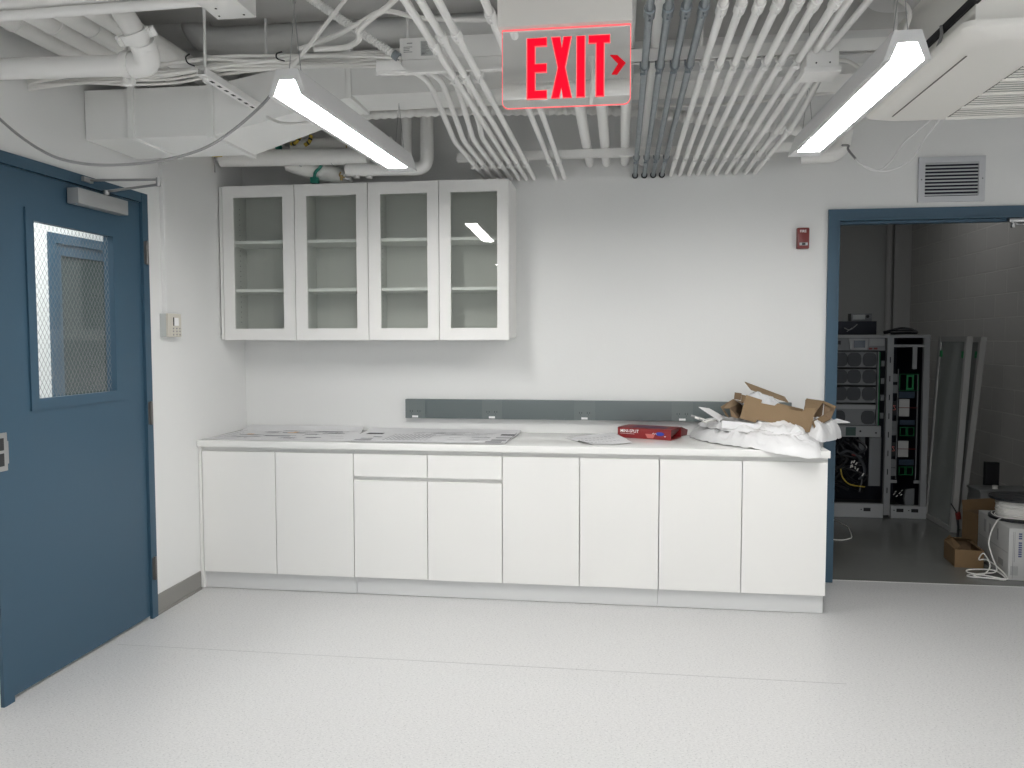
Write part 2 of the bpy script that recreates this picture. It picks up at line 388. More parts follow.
# ------------------------------------------------------------ base cabinets
H, D = .865, .6215
Q = [.0117, .4634, .9239, 1.3478, 1.767, 2.189, 2.6112, 3.0398, 3.470]
ZT, ZB, YF = .8034, .1022, -(D-.015)
units = [('wide white base cabinet with two tall doors against the left wall', 0, 2, False),
         ('white base cabinet with two shallow drawers above its doors', 2, 4, True),
         ('white base cabinet with two tall doors right of the drawer cabinet', 4, 6, False),
         ('white base cabinet with two tall doors beside the storage doorway', 6, 8, False)]
for lab, i0, i1, dr in units:
    x0, x1 = Q[i0], Q[i1]
    if i0 == 0: x0 = .002
    if i1 == 8: x1 = 3.4745
    t = thing('base_cabinet', lab, 'cabinet', ((x0+x1)/2, -.3, 0), 'white base cabinets under the countertop')
    b = nb(); box(b, x0+.001, x1-.001, YF+.022, -.004, ZB, .826)
    obj('body', b, M['recess'], t, smooth=False)
    if i0 == 0:
        b = nb(); box(b, .002, .0185, YF-.002, -.01, .004, .827, .001); obj('side_panel', b, M['cab'], t, smooth=False)
    g = .0022
    for k in range(i0, i1):
        a = Q[k]+g+(.009 if k == 0 else 0); c = Q[k+1]-g
        zt = .654 if dr else ZT
        b = nb(); box(b, a, c, YF, YF+.019, ZB, zt, .0012); obj('door', b, M['cab'], t, smooth=False)
        if dr:
            b = nb(); box(b, a, c, YF, YF+.019, .676, ZT, .0012); obj('drawer', b, M['cab'], t, smooth=False)
for a, c, lab in ((.0195, .93, 'pale toe kick board under the leftmost cabinet'), (.932, 2.608, 'long pale toe kick board under the drawer cabinet and its right neighbour'), (2.610, 3.462, 'pale toe kick board under the cabinet beside the storage doorway')):
    b = nb(); box(b, a, c, -.5856, -.572, .003, ZB-.001)
    tag(obj('toe_kick', b, M['toe'], smooth=False), lab, 'toe kick')
b = nb(); box(b, .001, 3.4774, -D, -.001, .828, H, .002)
tag(obj('countertop', b, M['counter']), 'long white solid surface countertop on the base cabinets', 'countertop')

# ------------------------------------------------------------ wall cabinets
UZ0, UZ1, UD = 1.438, 2.3554, .3234
US = [.030, .483, .932, 1.357, 1.7666]
GX = [(.099, .409), (.556, .862), (1.007, 1.288), (1.426, 1.698)]
GZa, GZb = 1.507, 2.288
for (i0, i1, lab) in ((0, 2, 'white glass fronted wall cabinet with two doors near the left wall'), (2, 4, 'white glass fronted wall cabinet with two doors nearest the exit sign')):
    x0, x1 = US[i0], US[i1]
    t = thing('wall_cabinet', lab, 'cabinet', ((x0+x1)/2, 0, UZ0), 'glass fronted wall cabinets')
    xb = .009 if i0 == 0 else x0
    zb = UZ0+.012
    bw = .018
    b = nb(); box(b, xb, xb+bw, -UD+.022, -.001, zb, UZ1-.001); box(b, x1-bw, x1, -UD+.022, -.001, zb, UZ1-.001)
    box(b, xb+bw, x1-bw, -UD+.022, -.001, zb, zb+bw); box(b, xb+bw, x1-bw, -UD+.022, -.001, UZ1-.001-bw, UZ1-.001)
    xm = US[i0+1]; box(b, xm-.009, xm+.009, -UD+.022, -.012, zb+bw, UZ1-.001-bw)
    if i0 == 0: box(b, .009, .027, -UD+.004, -UD+.022, UZ0+.004, UZ1-.001)
    obj('body', b, M['cab'], t, smooth=False)
    b = nb(); box(b, xb+bw, x1-bw, -.012, -.001, zb+bw, UZ1-bw)
    for k in (i0, i1-1):
        l = (xb+bw) if k == i0 else xm+.009; r = xm-.009 if k == i0 else x1-bw
        box(b, l, l+.002, -UD+.03, -.012, zb+bw, UZ1-bw-.001); box(b, r-.002, r, -UD+.03, -.012, zb+bw, UZ1-bw-.001)
        box(b, l+.002, r-.002, -UD+.03, -.012, zb+bw, zb+bw+.001); box(b, l+.002, r-.002, -UD+.03, -.012, UZ1-bw-.003, UZ1-bw-.001)
    obj('lining', b, M['cabin'], t, smooth=False)
    for k in range(i0, i1):
        a, c = US[k]+.002, US[k+1]-.002
        ga, gb = GX[k]
        b = nb(); frame(b, (a, c, UZ0, UZ1), (ga, gb, GZa, GZb), -UD, -UD+.020)
        dr = obj('door', b, M['cab'], t, smooth=False)
        b = nb(); poly(b, [(ga, -UD+.010, GZa), (gb, -UD+.010, GZa), (gb, -UD+.010, GZb), (ga, -UD+.010, GZb)]); obj('glass_pane', b, M['glass'], dr, smooth=False)
        l = (xb+bw) if k == i0 else xm+.009; r = xm-.009 if k == i0 else x1-bw
        for z in (2.027, 1.738):
            b = nb(); box(b, l+.003, r-.003, -UD+.035, -.014, z-.010, z+.008); obj('shelf', b, M['shelf'], t, smooth=False)
    b = nb()
    for l in ((xb+bw+.002,) if i0 == 0 else (xb+bw+.002, xm+.011)):
        for z in [1.55+.032*j for j in range(23)]: cyl(b, (l, -.10, z), (l+.0012, -.10, z), .003, 8)
    obj('peg_holes', b, M['dark'], t, smooth=False)

# ------------------------------------------------------------ power raceway
t = thing('power_raceway', 'long grey wall raceway with duplex outlets above the countertop', 'power raceway', (2.2, 0, .95))
b = nb(); box(b, 1.071, 3.40, -.042, -.001, .950, 1.069, .003); obj('housing', b, M['race'], t)
for a, c in ((1.073, 1.197), (1.558, 1.682), (2.125, 2.252), (2.709, 2.832), (3.22, 3.345)):
    b = nb(); box(b, a, c, -.0445, -.042, .951, 1.068); m_ = obj('outlet_plate', b, M['race2'], t, smooth=False)
    xm = (a+c)/2
    b = nb()
    for s in (-.024, .024):
        for p in (-.007, .007): box(b, xm+s+p-.0016, xm+s+p+.0016, -.0462, -.0445, .990, 1.000)
        cyl(b, (xm+s, -.0462, .983), (xm+s, -.0445, .983), .0022, 8)
    obj('socket_slots', b, M['dark'], m_, smooth=False)
    b = nb(); box(b, xm-.019, xm+.019, -.0455, -.0445, .955, .968); obj('white_sticker', b, M['lwhite'], m_, smooth=False)

# ------------------------------------------------------------ fire strobe, vent, thermostat
t = thing('fire_alarm', 'red fire alarm unit on the wall left of the storage doorway', 'fire alarm', (3.45, 0, 1.96))
b = nb(); box(b, 3.414, 3.483, -.034, 0, 1.964, 2.086, .008); obj('housing', b, M['redf'], t)
obj('lettering', text_bm('FIRE', .020, Matrix.Translation((3.428, -.0348, 2.058)) @ FACE, bold=.0004), M['lwhite'], t, smooth=False)
b = nb(); box(b, 3.427, 3.472, -.037, -.033, 1.983, 1.999, .001); obj('strobe_lens', b, M['alum'], t, smooth=False)
b = nb(); box(b, 3.440, 3.459, -.0385, -.037, 1.985, 1.997); obj('strobe_tube', b, M['dark'], t, smooth=False)

t = thing('wall_vent', 'grey louvred return air grille above the storage doorway', 'vent', (4.255, 0, 2.22))
b = nb(); frame(b, (4.078, 4.432, 2.218, 2.4716), (4.112, 4.398, 2.250, 2.438), -.012, 0); obj('frame', b, M['alum'], t, smooth=False)
b = nb(); box(b, 4.112, 4.398, -.002, -.0005, 2.250, 2.438); obj('backing', b, mat('vent_void', (.012, .013, .025), .8), t, smooth=False)
for k in range(10):
    z = 2.254+k*.0193
    b = nb(); poly(b, [(4.112, -.011, z), (4.112, -.0105, z+.0075), (4.112, -.006, z+.010), (4.112, -.006, z+.002)], (.286, 0, 0)); obj('louvre', b, M['alum'], t, smooth=False)
b = nb(); cyl(b, (4.093, -.0135, 2.345), (4.093, -.012, 2.345), .004, 10); cyl(b, (4.418, -.0135, 2.345), (4.418, -.012, 2.345), .004, 10); obj('screws', b, M['race'], t)

t = thing('thermostat', 'beige thermostat with small white display on the left wall', 'thermostat', (0, -.87, 1.455))
b = nb(); box(b, 0, .034, -.962, -.832, 1.457, 1.579, .002); obj('back_box', b, M['tgrey'], t)
b = nb(); box(b, .034, .047, -.960, -.832, 1.456, 1.580, .004); obj('housing', b, M['thermo'], t)
b = nb(); box(b, .047, .049, -.905, -.862, 1.516, 1.558); obj('display', b, M['lwhite'], t, smooth=False)
b = nb(); box(b, .047, .0495, -.912, -.905, 1.516, 1.560); obj('display_edge', b, M['dark'], t, smooth=False)
for y in (-.912, -.880, -.850):
    for z in (1.468, 1.486, 1.501): obj('button', cyl(nb(), (.046, y, z), (.0495, y, z), .0045, 8), M['cable'], t)
t = tag(obj('wall_conduit', box(nb(), 0, .022, -.936, -.905, 1.575, 2.62, .002), M['wall']), 'slim white surface conduit rising from the thermostat', 'conduit')

# ------------------------------------------------------------ linear pendant lights
def make_light(p0, p1, label, grp='linear pendant lights', zt=2.24):
    """p0 near end (x,y), p1 far end"""
    a = Vector((p0[0], p0[1], zt)); c = Vector((p1[0], p1[1], zt)); ax = (c-a).normalized(); L = (c-a).length
    si = Vector((-ax.y, ax.x, 0))*-1
    def P(s, u, z): return a+ax*s+si*u+Vector((0, 0, z))
    t = thing('pendant_light', label, 'light', tuple(a), grp)
    W, T, Hh, G = .066, .038, .085, .047
    b = nb()
    sec = [(-W, 0), (-T, Hh), (T, Hh), (W, 0), (G, 0), (G, .004), (W-.010, .004), (T-.004, Hh-.004), (-T+.004, Hh-.004), (-W+.010, .004), (-G, .004), (-G, 0)]
    r0 = [b.verts.new(P(.006, u, z)) for u, z in sec]; r1 = [b.verts.new(P(L, u, z)) for u, z in sec]
    n = len(sec)
    for i in range(n): b.faces.new((r0[i], r0[(i+1) % n], r1[(i+1) % n], r1[i]))
    b.faces.new(r0); b.faces.new(r1[::-1])
    poly(b, [P(L-.085, -G, 0), P(L-.085, G, 0), P(L, G, 0), P(L, -G, 0)], (0, 0, .004))
    obj('housing', b, M['fixture'], t, smooth=False)
    # diffuser: slightly recessed strip that also shows through the end plate
    b = nb(); sec = [(-G, .005), (-.028, .050), (.028, .050), (G, .005)]
    r0 = [b.verts.new(P(.008, u, z)) for u, z in sec]; r1 = [b.verts.new(P(L-.085, u, z)) for u, z in sec]; n = len(sec)
    for i in range(n): b.faces.new((r0[i], r0[(i+1) % n], r1[(i+1) % n], r1[i]))
    b.faces.new(r0); b.faces.new(r1[::-1]); obj('diffuser', b, M['lens'], t, smooth=False)
    for s, e, hole in ((-.002, .008, True), (L, .006, False)):
        b = nb(); o = [(-W, 0), (-T, Hh), (T, Hh), (W, 0)]; q = [(-G, 0), (-.026, .050), (.026, .050), (G, 0)]
        if hole:
            vs = [[b.verts.new(P(x, u, z)) for u, z in lst] for x in (s, s+e) for lst in (o, q)]
            for k in range(3):
                b.faces.new((vs[0][k], vs[0][k+1], vs[1][k+1], vs[1][k])); b.faces.new((vs[2][k], vs[2][k+1], vs[3][k+1], vs[3][k]))
                b.faces.new((vs[0][k], vs[0][k+1], vs[2][k+1], vs[2][k])); b.faces.new((vs[1][k], vs[1][k+1], vs[3][k+1], vs[3][k]))
            b.faces.new((vs[0][0], vs[1][0], vs[3][0], vs[2][0])); b.faces.new((vs[0][3], vs[1][3], vs[3][3], vs[2][3]))
        else: poly(b, [P(s, u, z) for u, z in o], ax*e)
        obj('end_plate', b, M['fixture'], t, smooth=False)
    for s in (.06, L-.06):
        b = nb()
        tube(b, [P(s, -.022, Hh), P(s, 0, .30), P(s, 0, CZ-zt)], .0016, 6); tube(b, [P(s, .022, Hh), P(s, 0, .30)], .0016, 6)
        cyl(b, P(s, 0, .318), P(s, 0, .38), .006, 10)
        obj('suspension_cable', b, M['steel'], t)
    return t
make_light((1.318, -2.350), (1.372, -1.132), 'glowing white linear pendant light hanging over the wall cabinets')
make_light((3.212, -2.420), (3.192, -1.202), 'glowing white linear pendant light hanging left of the ceiling air conditioner')
for i, (x, y, w) in enumerate(((1.1, -5.4, 'left'), (2.9, -5.4, 'middle'), (5.9, -5.4, 'right'))):
    make_light((x, y), (x, y+1.22), 'white linear pendant light in the %s bay out behind the viewpoint' % w)

# ------------------------------------------------------------ exit sign
EY = -2.94
t = thing('exit_sign', 'mirrored hanging exit sign with red letters and arrow', 'exit sign', (2.27, EY, 2.185))
b = nb(); box(b, 2.107, 2.425, EY-.024, EY+.024, 2.186, 2.40, .003); obj('housing', b, mat('sign_housing_beige', (.72, .70, .66), .5), t)
b = nb(); box(b, 2.240, 2.290, EY-.02, EY+.02, 2.40, CZ); obj('mounting_stem', b, M['ac'], t, smooth=False)
X0, X1, Z0, Z1 = 2.117, 2.421, 2.001, 2.186
b = nb(); r = .014
pts = [(X0, EY-.003, Z1), (X0, EY-.003, Z0+r)]+[(X0+r-r*math.cos(a), EY-.003, Z0+r-r*math.sin(a)) for a in (.4, .8, 1.2)]+[(X0+r, EY-.003, Z0), (X1-r, EY-.003, Z0)]+[(X1-r+r*math.sin(a), EY-.003, Z0+r-r*math.cos(a)) for a in (.4, .8, 1.2)]+[(X1, EY-.003, Z0+r), (X1, EY-.003, Z1)]
poly(b, pts, (0, .006, 0)); obj('mirror_panel', b, M['mirror'], t, smooth=False)
b = nb(); tube(b, [Vector(p)+Vector((0, .003, 0)) for p in pts], .0023, 6)
tube(b, [(X0, EY-.0045, 2.184), (X1, EY-.0045, 2.184)], .0016, 6); obj('edge_glow', b, M['exitedge'], t)
LT, LB = 2.1625, 2.020
def zz(f): return LB+(LT-LB)*f
letters = {'E': [(2.176, 0), (2.176, 1), (2.224, 1), (2.224, .865), (2.196, .865), (2.196, .575), (2.2235, .575), (2.2235, .435), (2.196, .435), (2.196, .135), (2.224, .135), (2.224, 0)],
           'X': [(2.2345, 1), (2.256, 1), (2.260, .82), (2.264, 1), (2.283, 1), (2.2685, .5), (2.284, 0), (2.263, 0), (2.259, .16), (2.254, 0), (2.235, 0), (2.2500, .5)],
           'I': [(2.295, 0), (2.295, 1), (2.315, 1), (2.315, 0)],
           'T': [(2.341, 0), (2.341, .87), (2.3235, .87), (2.3235, 1), (2.374, 1), (2.374, .87), (2.3605, .87), (2.3605, 0)]}
for k, p in letters.items():
    pp = [(x, EY-.0055, zz(f)) for x, f in p]
    o = obj('letter', poly(nb(), pp, (0, .0025, 0)), M['exit'], t, smooth=False)
    obj('letter_outline', tube(nb(), pp+[pp[0]], .0011, 5), M['exitedge'], o)
obj('arrow', poly(nb(), [(2.374, EY-.0055, 2.115), (2.391, EY-.0055, 2.114), (2.411, EY-.0055, 2.095), (2.391, EY-.0055, 2.069), (2.378, EY-.0055, 2.070), (2.393, EY-.0055, 2.094)], (0, .0025, 0)), M['arrow'], t, smooth=False)

st('trim_5', box(nb(), .02, RX, -8.6, -6.75, 2.95, CZ), M['white'], 'white ceiling beam near the window wall', 'beam')
t = thing('overhead_pipe', 'white pipe running under the slab near the window wall', 'pipe', (2.5, -6.3, 3.0))
obj('pipe', tube(nb(), [(0.02, -6.25, 3.05), (RX-.02, -6.25, 3.05)], .05, 18), M['white'], t)
tag(obj('hanging_cable', tube(nb(), smooth_path([(2.21, -6.1, CZ), (2.22, -6.12, 3.05), (2.20, -6.3, 2.93), (2.26, -6.6, 2.88), (2.5, -6.74, 2.93)]), .015, 8), M['cablew']), 'white cable hanging from the slab beside the overhead pipe', 'cable')
# ------------------------------------------------------------ ceiling cassette air conditioner
t = thing('air_conditioner', 'large white ceiling cassette air conditioner with slotted grille', 'air conditioner', (3.85, -1.95, 2.3))
def rrect(x0, x1, y0, y1, r, z, n=6):
    out = []
    for cx, cy, s in ((x1-r, y1-r, 0), (x0+r, y1-r, 1), (x0+r, y0+r, 2), (x1-r, y0+r, 3)):
        for k in range(n+1):
            a = (s+k/n)*PI/2; out.append((cx+r*math.cos(a), cy+r*math.sin(a), z))
    return out
AX0, AX1, AY0, AY1 = 3.365, 4.315, -2.42, -1.455
b = nb(); prev = None
for (ins, z, r) in ((0.02, 2.352, .03), (0, 2.345, .035), (0, 2.330, .035), (.006, 2.320, .04), (.040, 2.303, .09), (.055, 2.30, .12)):
    vs = [b.verts.new(p) for p in rrect(AX0+ins, AX1-ins, AY0+ins, AY1-ins, r, z)]
    if prev:
        for k in range(len(vs)): b.faces.new((prev[k], prev[(k+1) % len(vs)], vs[(k+1) % len(vs)], vs[k]))
    else: b.faces.new(vs)
    prev = vs
b.faces.new(prev); obj('fascia_panel', b, M['ac'], t)
b = nb(); box(b, AX0+.045, AX1-.045, AY0+.045, AY1-.045, 2.352, 2.60); obj('cabinet_body', b, M['ac'], t, smooth=False)
b = nb(); box(b, AX0+.038, AX0+.050, AY0+.02, AY1-.01, 2.405, 2.432); obj('foam_strip', b, M['foam'], t, smooth=False)
b = nb(); tube(b, smooth_path([(AX0+.03, -2.16, 2.425), (AX0+.028, -2.17, 2.39), (AX0+.02, -2.15, 2.35)]), .005, 6); obj('drain_wire', b, M['cable'], t)
b = nb(); box(b, AX0+.070, AX0+.075, -2.25, -1.58, 2.2985, 2.302); obj('air_outlet_slot', b, M['acslot'], t, smooth=False)
b = nb(); box(b, 3.652, 4.20, -2.155, -1.538, 2.2975, 2.3005); g = obj('intake_grille', b, M['acslot'], t, smooth=False)
b = nb()
n = 24
for k in range(n):
    y = -2.155+(k+.5)*.617/n
    box(b, 3.652, 4.20, y-.0075, y+.0075, 2.2960, 2.2974)
obj('grille_slats', b, M['ac'], g, smooth=False)
b = nb()
for y in (-2.155, -2.0, -1.845, -1.69, -1.538): box(b, 3.645, 4.21, y-.008, y+.008, 2.292, 2.2985)
obj('grille_ribs', b, M['ac'], g, smooth=False)

# ------------------------------------------------------------ conduits
CZc = 2.415
ordn = ['first', 'second', 'third', 'fourth', 'fifth', 'sixth', 'seventh', 'eighth', 'ninth', 'tenth']
def clamp(parent, x, y, m, r=.0125, z=CZc):
    b = nb(); tube(b, [(x, y-.012, z), (x, y+.012, z)], r+.003, 12)
    box(b, x-.003, x+.003, y-.010, y+.010, z-r-.016, z-r); box(b, x-.016, x+.003, y-.003, y+.003, z-r-.014, z-r-.006)
    box(b, x+r, x+r+.005, y-.010, y+.010, z, z+r+.012); box(b, x-r-.005, x-r, y-.010, y+.010, z, z+r+.012)
    obj('clamp', b, m, parent)
def coupling(parent, x, y, m, r=.0125, z=CZc):
    b = nb(); tube(b, [(x, y-.03, z), (x, y-.029, z), (x, y+.029, z), (x, y+.03, z)], [r+.001, r+.005, r+.005, r+.001], 12)
    for q in (-.015, .015): cyl(b, (x, y+q, z-r-.010), (x, y+q, z-r), .004, 8)
    obj('coupling', b, m, parent)
YN, YR = -1.925, -.455
NEAR = -3.6
def conduit(x, label, m, grp, ynear=NEAR, near=True, cp=None, r=.0125, wallcap=False):
    t = thing('conduit', label, 'conduit', (x, -.0, CZc), grp)
    obj('pipe', tube(nb(), [(x, ynear, CZc), (x, -.0, CZc)], r, 14), m, t)
    clamp(t, x, YR, m, r)
    if near: clamp(t, x, YN, m, r)
    if cp: coupling(t, x, cp, m, r)
    if wallcap: obj('wall_collar', tube(nb(), [(x, -.014, CZc), (x, 0, CZc)], r+.006, 14), M['black'], t)
    return t
for i, x in enumerate((1.784, 1.827, 1.877)):
    conduit(x, '%s long straight white conduit from the left in the bundle left of the exit sign' % ordn[i], M['white'], 'white conduits left of the exit sign', cp=(-2.235, -2.31, -2.32)[i])
for i, x in enumerate((2.010, 2.060)):
    conduit(x, '%s white conduit of the pair passing behind the exit sign' % ordn[i], M['white'], 'paired conduits behind the exit sign', cp=(-2.46, -2.5)[i])
for i, x in enumerate((2.482, 2.536, 2.588, 2.639)):
    conduit(x, '%s bare grey metal conduit counting from the exit sign' % ordn[i], M['galv'], 'bare grey metal conduits', cp=-2.42, wallcap=True)
for i, x in enumerate((2.692, 2.744, 2.797, 2.849, 2.905, 2.955, 3.0125)):
    conduit(x, '%s straight white conduit right of the bare grey conduits' % ordn[i], M['white'], 'white conduits right of the grey ones', cp=-2.42)
# bends at the left
for i, (xr, xn) in enumerate(((1.587, 1.640), (1.635, 1.695), (1.686, 1.750), (1.734, 1.800))):
    t = thing('bent_conduit', '%s bent white conduit from the left above the wall cabinets' % ordn[i], 'conduit', (xr, 0, CZc), 'bent white conduits above the cabinets')
    P = round_path([(xr, 0, CZc), (xr, -.98-.02*i, CZc), (xr+.012, -1.15, 2.43), (xn-.02, -1.66, 2.500), (xn-.09, -1.83, 2.503), (xn-.17, -1.86, 2.503)], .12)
    obj('pipe', tube(nb(), P, .0125, 14), M['white'], t); clamp(t, xr, YR, M['white'])
# box on the right with its conduits
t = thing('pull_box', 'square white junction box under the front strut beside the right pendant', 'junction box', (3.075, -1.92, 2.36), None)
b = nb(); box(b, 3.028, 3.135, -1.985, -1.885, 2.372, 2.43, .002); box(b, 3.04, 3.12, -1.975, -1.915, 2.43, 2.47); obj('box_body', b, M['white'], t)
b = nb(); box(b, 3.020, 3.142, -1.992, -1.878, 2.352, 2.372, .003); obj('lid', b, M['white'], t)
b = nb(); cyl(b, (3.06, -1.9865, 2.385), (3.06, -1.984, 2.385), .003, 8); cyl(b, (3.105, -1.9865, 2.385), (3.105, -1.984, 2.385), .003, 8); obj('screws', b, M['dark'], t)
for i, x in enumerate((3.060, 3.098)):
    obj_ = thing('conduit', '%s white conduit entering the front of the square junction box' % ordn[i], 'conduit', (x, -1.985, 2.43), 'conduits entering the junction box front')
    obj('pipe', tube(nb(), [(x, -1.985, 2.43), (x+(0 if i == 0 else .10), -3.0, 2.45 if i == 0 else 2.50)], .0135 if i == 0 else .011, 14), M['white'], obj_)
for i, (xr, pts) in enumerate(((3.060, [(3.052, -1.885, 2.40)]), (3.121, [(3.121, -1.20, CZc), (3.085, -1.885, 2.395)]), (3.175, [(3.178, -1.12, CZc), (3.115, -1.885, 2.405)]))):
    t = thing('conduit', '%s white conduit leaving the junction box towards the back wall' % ordn[i], 'conduit', (xr, 0, CZc), 'conduits leaving the junction box')
    obj('pipe', tube(nb(), round_path([(xr, 0, CZc)]+pts, .15), .0125, 14), M['white'], t); clamp(t, xr, YR, M['white'])
    if i: coupling(t, xr, -.86-.04*i, M['white'])
# larger pipes above the struts
for i, x in enumerate((2.212, 2.312, 2.421, 2.527)):
    t = thing('large_conduit', '%s thick white conduit from the left, above the struts behind the exit sign' % ordn[i], 'conduit', (x, 0, 2.497), 'thick white conduits above the struts')
    y0 = -3.6
    obj('pipe', tube(nb(), [(x, y0, 2.497), (x, 0, 2.497)], .0255, 18), M['white'], t)
# struts
def strut(name, label, x0, x1, y, z0, rods):
    t = thing(name, label, 'strut', ((x0+x1)/2, y, z0), 'steel struts carrying the conduits')
    b = nb(); box(b, x0, x1, y-.0205, y-.017, z0, z0+.041); box(b, x0, x1, y+.017, y+.0205, z0, z0+.041); box(b, x0, x1, y-.017, y+.017, z0+.037, z0+.041)
    box(b, x0, x1, y-.017, y-.010, z0, z0+.004); box(b, x0, x1, y+.010, y+.017, z0, z0+.004); obj('channel', b, M['white'], t, smooth=False)
    b = nb(); box(b, x0, x1, y-.017, y+.017, z0+.034, z0+.037); obj('channel_slot', b, M['dark'], t, smooth=False)
    for x in rods: obj('threaded_rod', tube(nb(), [(x, y, z0+.041), (x, y, CZ)], .006, 8), M['white'], t)
strut('strut', 'front white steel strut crossing the ceiling above the conduits', 1.595, 4.05, -1.935, 2.4305, (1.612, 2.68, 3.33, 3.62))
strut('strut', 'rear white steel strut carrying the conduits near the back wall', 1.495, 3.30, -.455, 2.4305, (1.56, 3.24))

# driver box with label
t = thing('driver_box', 'flat white electrical enclosure with printed label on the front strut', 'electrical box', (1.8, -1.95, 2.473))
b = nb(); box(b, 1.587, 2.12, -1.955, -1.86, 2.473, 2.552, .002); obj('enclosure', b, M['white'], t)
b = nb(); box(b, 1.667, 1.712, -1.9562, -1.955, 2.485, 2.538); obj('grey_label', b, M['tgrey'], t, smooth=False)
b = nb()
for k in range(9): box(b, 1.670, 1.670+random.uniform(.015, .039), -1.957, -1.9562, 2.490+k*.005, 2.492+k*.005)
box(b, 1.670, 1.682, -1.957, -1.9562, 2.489, 2.497)
for k in range(4): box(b, 1.602, 1.602+random.uniform(.02, .05), -1.9562, -1.955, 2.500+k*.006, 2.502+k*.006)
box(b, 1.615, 1.635, -1.9562, -1.955, 2.531, 2.534)
obj('label_print', b, M['cable'], t, smooth=False)
t = thing('surface_box', 'small white surface box with sloped end at the left end of the front strut', 'electrical box', (1.55, -1.95, 2.43))
b = nb(); box(b, 1.502, 1.585, -1.98, -1.92, 2.428, 2.468, .006); poly(b, [(1.575, -1.981, 2.428), (1.615, -1.981, 2.428), (1.585, -1.981, 2.468), (1.575, -1.981, 2.468)], (0, .05, 0)); obj('cover', b, M['white'], t)
b = nb(); box(b, 1.50, 2.1, -1.972, -1.958, 2.420, 2.430); obj('base_rail', b, M['white'], t, smooth=False)
# ribbed flexible conduit
b = nb(); n = 420; P = []; R_ = []
A, B_ = Vector((1.27, -1.99, 2.705)), Vector((1.585, -1.985, 2.477)); A2 = A+(A-B_)*1.2
for k in range(n+1):
    t_ = k/n; P.append(A2.lerp(B_, t_)+Vector((0, 0, -.012*math.sin(PI*t_)))); R_.append(.0135+.0034*math.sin(k*1.12))
tube(b, P, R_, 12); fc = tag(obj('flexible_conduit', b, M['white']), 'ribbed flexible white conduit dropping to the labelled electrical enclosure', 'conduit')
obj('connector', tube(nb(), [B_-Vector((.012, 0, -.009)), B_+Vector((.006, 0, -.004))], .017, 12), M['galv'], fc)

# ------------------------------------------------------------ beams and ducts
st('trim_3', box(nb(), .02, 2.30, -2.42, -1.35, 2.90, CZ), M['ceil'], 'broad white ceiling beam over the left half of the room', 'beam')
st('trim_4', box(nb(), 2.30, RX, -2.42, -.975, 2.90, CZ), M['ceil'], 'broad white ceiling beam over the right half of the room', 'beam')
t = thing('rectangular_duct', 'rectangular white sheet metal duct running across behind the conduits', 'duct', (1.0, -1.3, 2.34))
b = nb(); box(b, .004, .62, -1.515, -1.13, 2.343, 2.560)
box(b, .60, .625, -1.535, -1.11, 2.330, 2.572); box(b, .22, .245, -1.53, -1.12, 2.335, 2.568)
obj('left_section', b, M['duct'], t, smooth=False)
b = nb()
A_ = [(.625, -1.515, 2.343), (.625, -1.13, 2.343), (.625, -1.13, 2.56), (.625, -1.515, 2.56)]; B2 = [(1.18, -1.345, 2.535), (1.18, -1.09, 2.535), (1.18, -1.09, 2.74), (1.18, -1.345, 2.74)]
va = [b.verts.new(p) for p in A_]; vb = [b.verts.new(p) for p in B2]
for k in range(4): b.faces.new((va[k], va[(k+1) % 4], vb[(k+1) % 4], vb[k]))
b.faces.new(va); b.faces.new(vb); obj('transition_piece', b, M['duct'], t, smooth=False)
b = nb(); box(b, 1.18, 2.12, -1.335, -1.085, 2.545, 2.74); box(b, 2.12, 4.6, -1.335, -1.085, 2.545, 2.585); box(b, 1.165, 1.19, -1.35, -1.075, 2.53, 2.755); obj('right_section', b, M['duct'], t, smooth=False)
for i, (xx) in enumerate((.10, .225, .35, .475)):
    t = thing('sloping_pipe', '%s pipe from the left in the row resting above the rectangular duct' % ordn[i], 'pipe', (xx, -1.5, 2.66), 'parallel pipes above the rectangular duct')
    obj('pipe', tube(nb(), [(xx, -2.9, 2.665), (xx, -.02, 2.665)], .047, 20), M['insul'], t)
    if i < 3: obj('jacket_end', tube(nb(), [(xx, -2.06+.05*i, 2.665), (xx, -2.055+.05*i, 2.665)], .051, 20), M['white'], t)
# big sprinkler main
t = thing('water_main', 'thick white pipe from the left wall ending in a bolted elbow', 'pipe', (.3, -2.05, 2.48))
obj('pipe', tube(nb(), [(.0, -2.05, 2.481), (.56, -2.05, 2.470)], .0385, 22), M['white'], t)
obj('riser_pipe', tube(nb(), round_path([(.665, -2.10, 2.495), (.652, -2.15, 2.565), (.615, -2.17, 2.63), (.60, -2.17, 3.0)], .06), .0385, 22), M['white'], t)
obj('elbow', tube(nb(), round_path([(.55, -2.05, 2.470), (.655, -2.05, 2.470), (.665, -2.12, 2.53)], .05), .046, 22), M['white'], t)
for c0, c1 in (((.555, -2.05, 2.470), (.585, -2.05, 2.469)), ((.659, -2.125, 2.53), (.653, -2.145, 2.555)), ((.602, -2.17, 2.665), (.601, -2.17, 2.69))):
    c0, c1 = Vector(c0), Vector(c1); b = nb(); tube(b, [c0, c1], .052, 20)
    dd = (c1-c0).normalized(); s = dd.cross(Vector((0, 1, 0))).normalized()
    for q in (-1, 1):
        m_ = (c0+c1)/2+s*q*.060; tube(b, [m_-dd*.016, m_+dd*.016], .017, 8); tube(b, [m_-Vector((0, .03, 0)), m_+Vector((0, .03, 0))], .007, 8)
    obj('bolted_coupling', b, M['white'], t)
